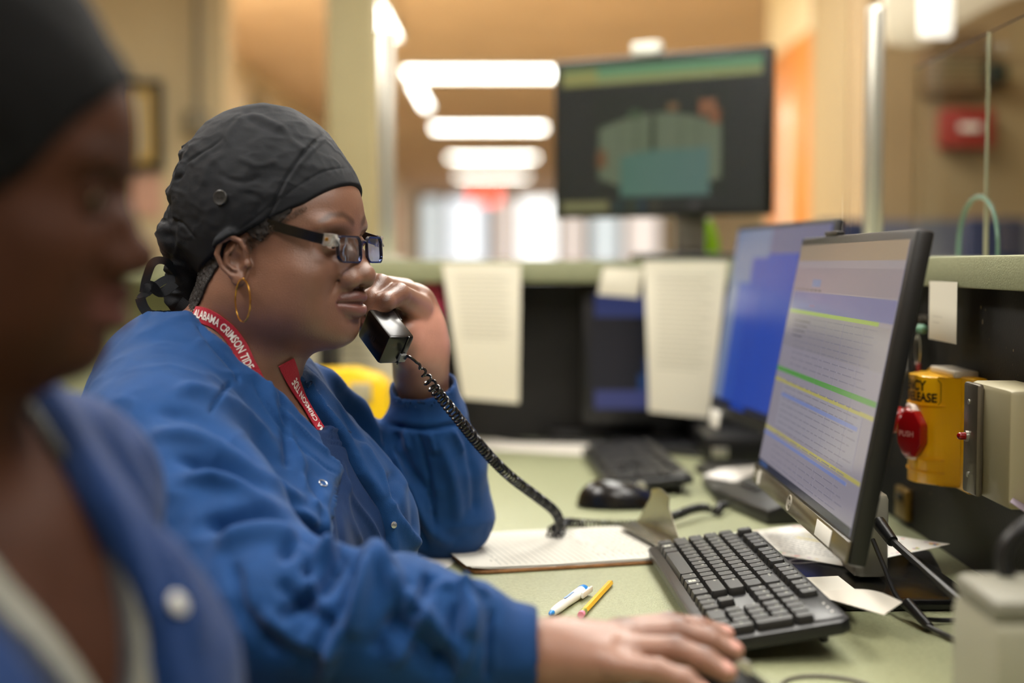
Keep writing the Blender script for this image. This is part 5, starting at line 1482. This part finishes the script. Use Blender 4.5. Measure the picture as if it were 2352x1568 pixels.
NL = [ # near sleeve and shoulder folds (polyline px, width px, height m)
 ([(395,900),(470,905),(560,960),(640,1060)],16,.004),([(360,950),(450,960),(540,1020),(600,1090)],15,-.004),([(350,1000),(450,1010),(540,1060),(640,1130),(700,1160)],16,.005),
 ([(400,1055),(500,1075),(590,1130),(690,1190)],15,-.0055),([(420,1100),(520,1110),(610,1150),(700,1200),(712,1225)],17,.006),([(470,1215),(520,1195),(600,1185),(690,1215),(740,1250)],17,-.0085),
 ([(500,1260),(560,1235),(640,1230),(720,1262),(790,1290)],20,.006),([(640,1290),(690,1250),(760,1262),(800,1300)],16,-.005),([(700,1290),(780,1262),(860,1280),(900,1330)],18,.006),
 ([(530,880),(500,910),(482,950)],4,-.0025),([(445,735),(480,790),(535,850),(548,880)],4,-.002),([(640,905),(655,1000),(660,1080)],10,-.003),([(600,880),(640,960),(690,1060),(700,1130)],8,.0025),
 ([(820,1290),(800,1360),(790,1450)],14,-.004),([(860,1290),(840,1370),(820,1470)],15,.005),([(940,1330),(900,1420),(850,1500)],16,-.004),([(980,1360),(960,1440),(900,1530)],14,.004),
 ([(640,1330),(700,1400),(780,1440)],18,-.0045),([(600,1400),(690,1470),(800,1490)],18,.004),([(1050,1390),(1030,1470),(1000,1540)],14,-.0035),([(1090,1390),(1080,1470),(1050,1550)],12,.0035),
 ([(1130,1400),(1122,1480),(1118,1560)],7,-.0045),([(1000,1350),(1060,1360),(1120,1372)],8,.003),([(700,1330),(740,1400),(700,1480)],14,.004),([(540,1290),(560,1400),(640,1500)],16,-.004),
 ([(850,1278),(825,1390),(770,1480),(740,1568)],20,.007),([(890,1400),(960,1470),(1040,1560)],28,-.008),([(860,1285),(950,1390),(1060,1500)],18,.005),([(985,1322),(975,1370),(950,1420)],16,-.006),([(1050,1345),(1075,1400),(1070,1470)],18,.006),([(690,1200),(715,1260),(700,1330)],12,-.005),([(780,1290),(740,1360),(640,1420)],16,-.006),
 # collar / lapel
 ([(590,850),(640,930),(690,990),(760,1050),(786,1078)],5,.002),([(575,872),(620,950),(670,1010),(740,1070),(775,1095)],3,-.0015),([(780,1090),(772,1120),(762,1160),(755,1225)],5,-.0025),([(720,1150),(740,1180),(748,1230)],9,.0025),
 ([(690,1075),(730,1140),(735,1200)],8,-.002),
 # far side of the jacket
 ([(700,835),(760,880),(830,960),(870,1020)],14,.004),([(700,865),(770,930),(840,1020)],13,-.005),([(720,850),(800,920),(880,1040)],8,.003),([(830,1010),(880,1100),(905,1180)],6,.002),
 # far sleeve
 ([(895,975),(980,985),(1085,965)],5,-.003),([(960,990),(985,1090),(1000,1220)],5,-.0025),([(905,990),(930,1060),(1000,1150)],12,-.0035),([(900,1020),(925,1100),(980,1200),(1040,1250)],14,.004),
 ([(895,1080),(915,1160),(960,1230)],12,-.0055),([(905,1140),(925,1200),(955,1262)],12,.005),([(930,1110),(950,1180),(985,1262)],8,-.0035),([(1000,1000),(1040,1100),(1050,1200)],14,.003),([(1060,1000),(1085,1090),(1090,1180)],9,-.002),
 ([(930,985),(940,1030)],5,.0025),([(985,990),(998,1040)],5,.0025),([(1035,985),(1060,1040)],5,.0025)]
w_ = .0010*fbm(v, 22, 3, 13)+.0035*np.clip(ridge(v*np.array([.7,1,1.2],F32), 9, 7), .2, 1)+.0018*np.clip(ridge(v, 24, 17), .2, 1)
uv = proj(v)
onc = np.maximum(sm(-np.array(cuff_r(v)), -.004, .004)*(v[:,0] > -.03), sm(-np.array(cuff_l(v)), -.004, .004)*(v[:,2] > .915)); w_ *= (1-onc*.9)
v = v+g_*(w_+folds(v, g_, NL, 2.1))[:,None]
jb = lin((.015,.238,.455)); jc = np.tile(np.array(jb, F32), (len(v),1))
dk_ = lin((.012,.175,.365)); jc = jc*(1-.8*onc[:,None])+np.array(dk_, F32)*.8*onc[:,None]
jm = tint_mat('jacket_cotton', .8, .35, 1300, spec=.3, sheen=.08)
# ribbed cuffs: fine grooves on the cuff via wave bump
jo = link('scrub_jacket', to_mesh('scrub_jacket', v, q, jc), jm, woman)
# scrub top under it
def scrub(p):
    d = torso(p)+.006
    t = toT(p); s, z = t[:,1], p[:,2]
    hw = np.interp(z, [.915,.925,.95,.99,1.03], [-.02,.030,.055,.072,.078]).astype(F32)
    vn = np.maximum(np.abs(s-.0)-hw, -(t[:,0]-.0))*.8
    d = smax(d, -vn, .003)
    d = smax(d, -cap(p, (-.275,1.552,1.08), (-.312,1.556,.975), .069, .0735), .003)
    d = np.maximum(d, -(t[:,0]-.01))
    return d
v, q = extract(scrub, (-.40,1.30,.56), (-.08,1.80,1.03), .0026)
g_, _ = grad(scrub, v, .0015)
SL = [([(745,985),(790,992),(830,1005)],4,.0025),([(750,1005),(795,1012),(845,1040)],2.5,-.0015),([(752,1018),(800,1026),(850,1060)],2.5,-.0015),
      ([(785,1060),(800,1130),(850,1200),(880,1260)],6,.0025),([(800,1040),(840,1110),(880,1170)],5,-.0025),([(790,1100),(800,1180),(830,1250)],7,.0025),([(775,1120),(780,1190),(790,1260)],6,-.0025),([(820,1060),(860,1110),(893,1180)],5,.002)]
v = v+g_*(.0008*fbm(v, 25, 3, 4)+folds(v, g_, SL, 1.8))[:,None]
sb = lin((.015,.165,.345))
so = link('scrub_top', to_mesh('scrub_top', v, q, np.tile(np.array(sb, F32), (len(v),1))), tint_mat('scrub_cotton', .8, .3, 1300, spec=.3, sheen=.06), woman)
# snaps
snm = pm('snap_metal', rgb(176,182,186), .25, metal=.8)
b, n = hit(jacket, 741, 1111)
MB().tube([b+n*.0012+ (n.orthogonal().normalized()*math.cos(a)+n.cross(n.orthogonal().normalized())*math.sin(a))*.0044 for a in [k*PI/12 for k in range(24)]], .0007, 6, closed=True).build('snap_ring', snm, jo)
b, n = hit(lambda p: np.minimum(jacket(p), scrub(p)), 903, 1205)
MB().lathe([(.0035,0),(.0038,.0012),(.002,.002)], b+n*.0008, b+n*.003, 16).build('snap_stud', snm, jo)
# lanyard ---------------------------------------------------------
lan = bpy.data.objects.new('lanyard', None); C.objects.link(lan); lan.parent = woman; lan['label'] = 'crimson neck lanyard with white lettering'
rib = pm('lanyard_red', rgb(176,24,48), .55, bump=.6, bscale=900, stretch=(1,1,1)); ltx = pm('lanyard_print', rgb(240,232,226), .6)
def strip(pxs, w, txt, size, s0, flip=1, rep=1):
    ps = []; ns_ = []
    fb = lambda p: np.minimum(body_head(p), 10)
    for (x, y) in pxs:
        b, n = hit(fb, x, y); ps.append(b+n*.0022); ns_.append(n)
    c = catmull(ps, 8); nn_ = [Vector(x).normalized() for x in catmull(ns_, 8)]
    MB().tube(c, 1, flat=(w, .0010), up=nn_).build('strap', rib, lan)
    S_ = [0]
    for i in range(1, len(c)): S_.append(S_[-1]+(c[i]-c[i-1]).length)
    def wp(p):
        s = s0+p.x
        s = min(max(s, 0), S_[-1]-1e-5); i = 0
        while i < len(S_)-2 and S_[i+1] < s: i += 1
        f = (s-S_[i])/(S_[i+1]-S_[i]); t_ = (c[i+1]-c[i]).normalized(); n = nn_[i].lerp(nn_[i+1], f).normalized(); x = n.cross(t_).normalized()
        return c[i].lerp(c[i+1], f)+x*p.y*flip+n*.0010
    m = MB(); m.text(txt, None, size, .022, 0, 'LEFT', warp=wp, sx=.66); m.recalc = False
    m.build('lettering', ltx, lan, auto=0)
strip([(446,722),(470,725),(500,738),(530,765),(552,800),(566,832),(582,862),(600,900),(622,940)], .0172, 'E ALABAMA CRIMSON TIDE', .0124, -.0035)
strip([(752,1022),(742,1000),(726,975),(702,935),(682,898),(668,862),(656,830)], .0185, 'BAMA CRIMSON TIDE', .0128, .004)
# ------------------------------------------------------------ trousers, shoes, chair (all below the desk)
def legs(cx, cy, zs, F, L):
    F = np.array(F, F32); L = np.array(L, F32); o = np.array([cx,cy,0], F32)
    def g(f, l, z): return o+F*f+L*l+np.array([0,0,z], F32)
    def fn(p):
        d = cap(p, g(0,-.07,zs+.09), g(0,.07,zs+.09), .125)
        for s in (-1, 1):
            d = smin(d, cap(p, g(.02,s*.09,zs+.06), g(.42,s*.11,zs+.05), .09, .065), .05)
            d = smin(d, cap(p, g(.42,s*.11,zs+.05), g(.40,s*.11,.10), .062, .045), .03)
        return np.maximum(d, p[:,2]-.66)
    return fn, g
def seat_set(who, cx, cy, F, L, mat, chair_label):
    fn, g = legs(cx, cy, .46, F, L)
    lo = np.array([cx,cy,0])-.62; hi = np.array([cx,cy,.7])+.62; lo[2] = .02; hi[2] = .72
    v, q = extract(fn, lo, hi, .009, 1)
    link('trousers', to_mesh('trousers', v, q), mat, who)
    for s in (-1, 1):
        a = g(.40,s*.11,0)
        MB().sph(Vector(a.tolist())+Vector((F[0]*.05,F[1]*.05,.045)), .05, 16, (2.4,.95,.85), Matrix((tuple(F), tuple(L), (0,0,1))).transposed()).build('shoe', M['blackp'], who)
    t = thing('office_chair', chair_label, 'chair', (cx,cy,0), math.atan2(F[1],F[0]))
    MB().box((.03,0,.43), (.46,.46,.07), .03).build('seat', M['blackp'], t, True)
    MB().box((-.27,0,.68), (.06,.40,.36), .028).build('backrest', M['blackp'], t, True)
    MB().tube([(-.1,0,.40),(-.26,0,.42),(-.31,0,.55),(-.305,0,.7)], .016).build('back_bar', M['blackp'], t, True)
    MB().cyl((0,0,.08),(0,0,.40),.03).build('column', M['alu'], t, True)
    for k in range(5):
        a = k*2*PI/5+.3
        lg = MB().cyl((0,0,.10),(.28*math.cos(a),.28*math.sin(a),.07),.022,.014).build('leg', M['blackp'], t, True)
        MB().cyl((.28*math.cos(a)-.02*math.sin(a),.28*math.sin(a)+.02*math.cos(a),.03),(.28*math.cos(a)+.02*math.sin(a),.28*math.sin(a)-.02*math.cos(a),.03),.03).build('caster', M['blackp'], lg, True)
navy = pm('trouser_navy', rgb(24,52,96), .8, bump=.2, bscale=900)
seat_set(woman, -.47, 1.60, (.94,-.342,0), (.342,.94,0), navy, 'black office chair under the person holding the phone')
# ================================================================= the nearer woman at the left edge, out of focus
DF = np.array([-.060,-.716,.024], F32)      # her place relative to the other woman
HO2 = HO+np.array([-.069,-.716,.030], F32)
HR2 = Rw(math.radians(-7), math.radians(10))
def toH2(p): return (p-HO2)@HR2
def unH2(p): return toH2(p)@HR.T+HO       # maps her head into the first head's world frame
def front_body(p):
    d = head_sdf(toH2(p)); m_ = p-DF
    d = smin(d, neck(m_), .025)
    return smin(d, torso(m_)+.016, .03)
v, q = extract(front_body, (-.60,.58,.60), (-.155,1.10,1.31), .0034, 1)
shaded_sk = (SK[0]*.24, SK[1]*.18, SK[2]*.14)  # skin darkened, the shade she sits in is put into the colour
cc = head_cols(toH2(v), shaded_sk, tuple(x*.6 for x in LIP), BROW, tuple(x*.6 for x in DARK))
E2 = (-.34,1.03,.70); W2 = (-.22,.92,.62); S2 = tuple((np.array(SF, F32)+DF).tolist())
E3 = (-.44,.60,.70); W3 = (-.24,.64,.62); S3 = tuple((np.array(SN, F32)+DF).tolist())
WNv = np.array(WN, F32)
def mir(p, w):
    r = p-np.array(w, F32); r = r*np.array([1,-1,1], F32); return r+WNv
def arm2(p): return smin(hand_r(mir(p, W2)), chain(p, [S2,E2,W2], [.04,.035,.028], .02), .01)
def arm3(p): return smin(hand_r(p-np.array(W3, F32)+WNv), chain(p, [S3,E3,W3], [.04,.035,.028], .02), .01)
va, qa = extract(arm2, (-.42,.80,.56), (-.0,1.12,1.0), .004, 1)
vb, qb = extract(arm3, (-.52,.48,.56), (.0,.76,1.0), .004, 1)
VV = np.concatenate([v,va,vb]); QQ = np.concatenate([q,qa+len(v),qb+len(v)+len(va)])
CC = np.concatenate([cc, np.tile(np.array(shaded_sk,F32),(len(va)+len(vb),1))])
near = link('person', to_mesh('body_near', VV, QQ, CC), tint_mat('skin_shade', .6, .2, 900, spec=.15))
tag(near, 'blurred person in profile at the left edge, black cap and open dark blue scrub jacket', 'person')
for s in (-1, 1):
    c = Vector((HO2+HR2@np.array([.0805,s*.032,.0212],F32)).tolist())
    MB().sph(c, .0122, 20).build('eyeball', bpy.data.materials['eye_white'], near)
    MB().sph(c+Vector((HR2@np.array([.0085,0,-.001],F32)).tolist()), .0058, 16).build('iris', bpy.data.materials['iris_dark'], near)
def cap2(p):
    q = toH2(p)
    d = ell(q, (-.013,0,.062), (.101,.087,.106)); d = smin(d, head_sdf(q, False)-.0045, .012)
    d = smax(d, np.interp(q[:,0], [-.14,-.10,-.05,0,.03,.060,.085,.098,.12], [-.09,-.07,-.05,-.03,-.002,.028,.074,.102,.14]).astype(F32)-q[:,2], .003)
    g = ell(q, (-.098,0,.010), (.030,.045,.045)); return smin(d, g, .015)
v, q = extract(cap2, (-.62,.66,1.0), (-.15,1.02,1.35), .0035, 1)
g_, _ = grad(cap2, v, .002); v = v+g_*(.0016*fbm(toH2(v), 26, 3, 8))[:,None]
link('scrub_cap', to_mesh('scrub_cap', v, q), pm('cap_black_cotton', rgb(8,8,9), .8, bump=.3, bscale=1200, spec=.15), near)
def jacket2(p):
    m_ = p-DF; d = torso(m_)
    d = smin(d, chain(p, [S2,E2,(-.255,.955,.65)], [.072,.060,.045], .03), .04)
    d = smin(d, chain(p, [S3,E3,(-.30,.628,.65)], [.078,.064,.045], .03), .04)
    t = toT(m_); f, s, z = t[:,0], t[:,1], m_[:,2]
    sF = np.interp(z, [.66,.78,.87,.93,.99,1.02], [.004,.018,.030,.048,.072,.080]).astype(F32)
    sN = np.interp(z, [.66,.78,.87,.93,.99,1.02], [-.060,-.070,-.078,-.084,-.088,-.082]).astype(F32)
    o = np.maximum(np.maximum(sN-s, s-sF), -f)*.8
    d = d-.006*sm(o, 0, .004)*sm(.032-o, 0, .004)
    d = smax(d, -o, .004)
    return smax(d, -cap(m_, (-.275,1.552,1.08), (-.312,1.556,.975), .0700, .0745), .004)
v, q = extract(jacket2, (-.66,.44,.53), (.0,1.17,1.05), .0045, 1)
g_, _ = grad(jacket2, v, .002)
FL = [([(160,900),(260,1010),(360,1180),(430,1350),(470,1500)],26,.006),([(60,1020),(150,1150),(260,1330),(340,1500)],22,-.006),([(230,900),(330,1050),(430,1230),(540,1450)],22,-.006),([(300,980),(420,1180),(520,1400)],20,.006),
      ([(80,1100),(180,1300),(280,1500)],18,.005)]
v = v+g_*(folds(v, g_, FL)+.003*fbm(v, 11, 2, 31))[:,None]
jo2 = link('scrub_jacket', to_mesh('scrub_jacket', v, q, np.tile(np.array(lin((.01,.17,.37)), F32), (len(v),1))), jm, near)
def scrub2(p):
    m_ = p-DF; d = torso(m_)+.007; t = toT(m_); s, z = t[:,1], m_[:,2]
    hw = np.interp(z, [.80,.83,.90,.99,1.03], [-.02,.012,.045,.066,.074]).astype(F32)
    d = smax(d, -np.maximum(np.abs(s)-hw, -t[:,0])*.8, .003)
    d = smax(d, -cap(m_, (-.275,1.552,1.08), (-.312,1.556,.975), .069, .0735), .003)
    return np.maximum(d, -(t[:,0]-.01))
v, q = extract(scrub2, (-.46,.58,.56), (-.13,1.10,1.05), .004, 1)
s_ = toT(v-DF); zz = s_[:,2]+.80; hw = np.interp(zz, [.80,.83,.90,.99,1.03], [-.02,.012,.045,.066,.074])
edge_ = sm(.013-np.abs(np.abs(s_[:,1])-hw-.012), 0, .003)[:,None]
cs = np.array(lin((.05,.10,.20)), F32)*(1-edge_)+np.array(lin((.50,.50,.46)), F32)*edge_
link('scrub_top', to_mesh('scrub_top', v, q, cs), bpy.data.materials['scrub_cotton'], near)
b, n = hit(jacket2, 402, 1390, .5, 1.2)
MB().lathe([(.0065,0),(.0070,.0015),(.0045,.003)], b+n*.002, b+n*.006, 20).build('snap_button', pm('snap_pale', rgb(190,190,186), .3), jo2)
seat_set(near, -.54, .88, (.94,-.342,0), (.342,.94,0), navy, 'black office chair under the blurred person at the left edge')
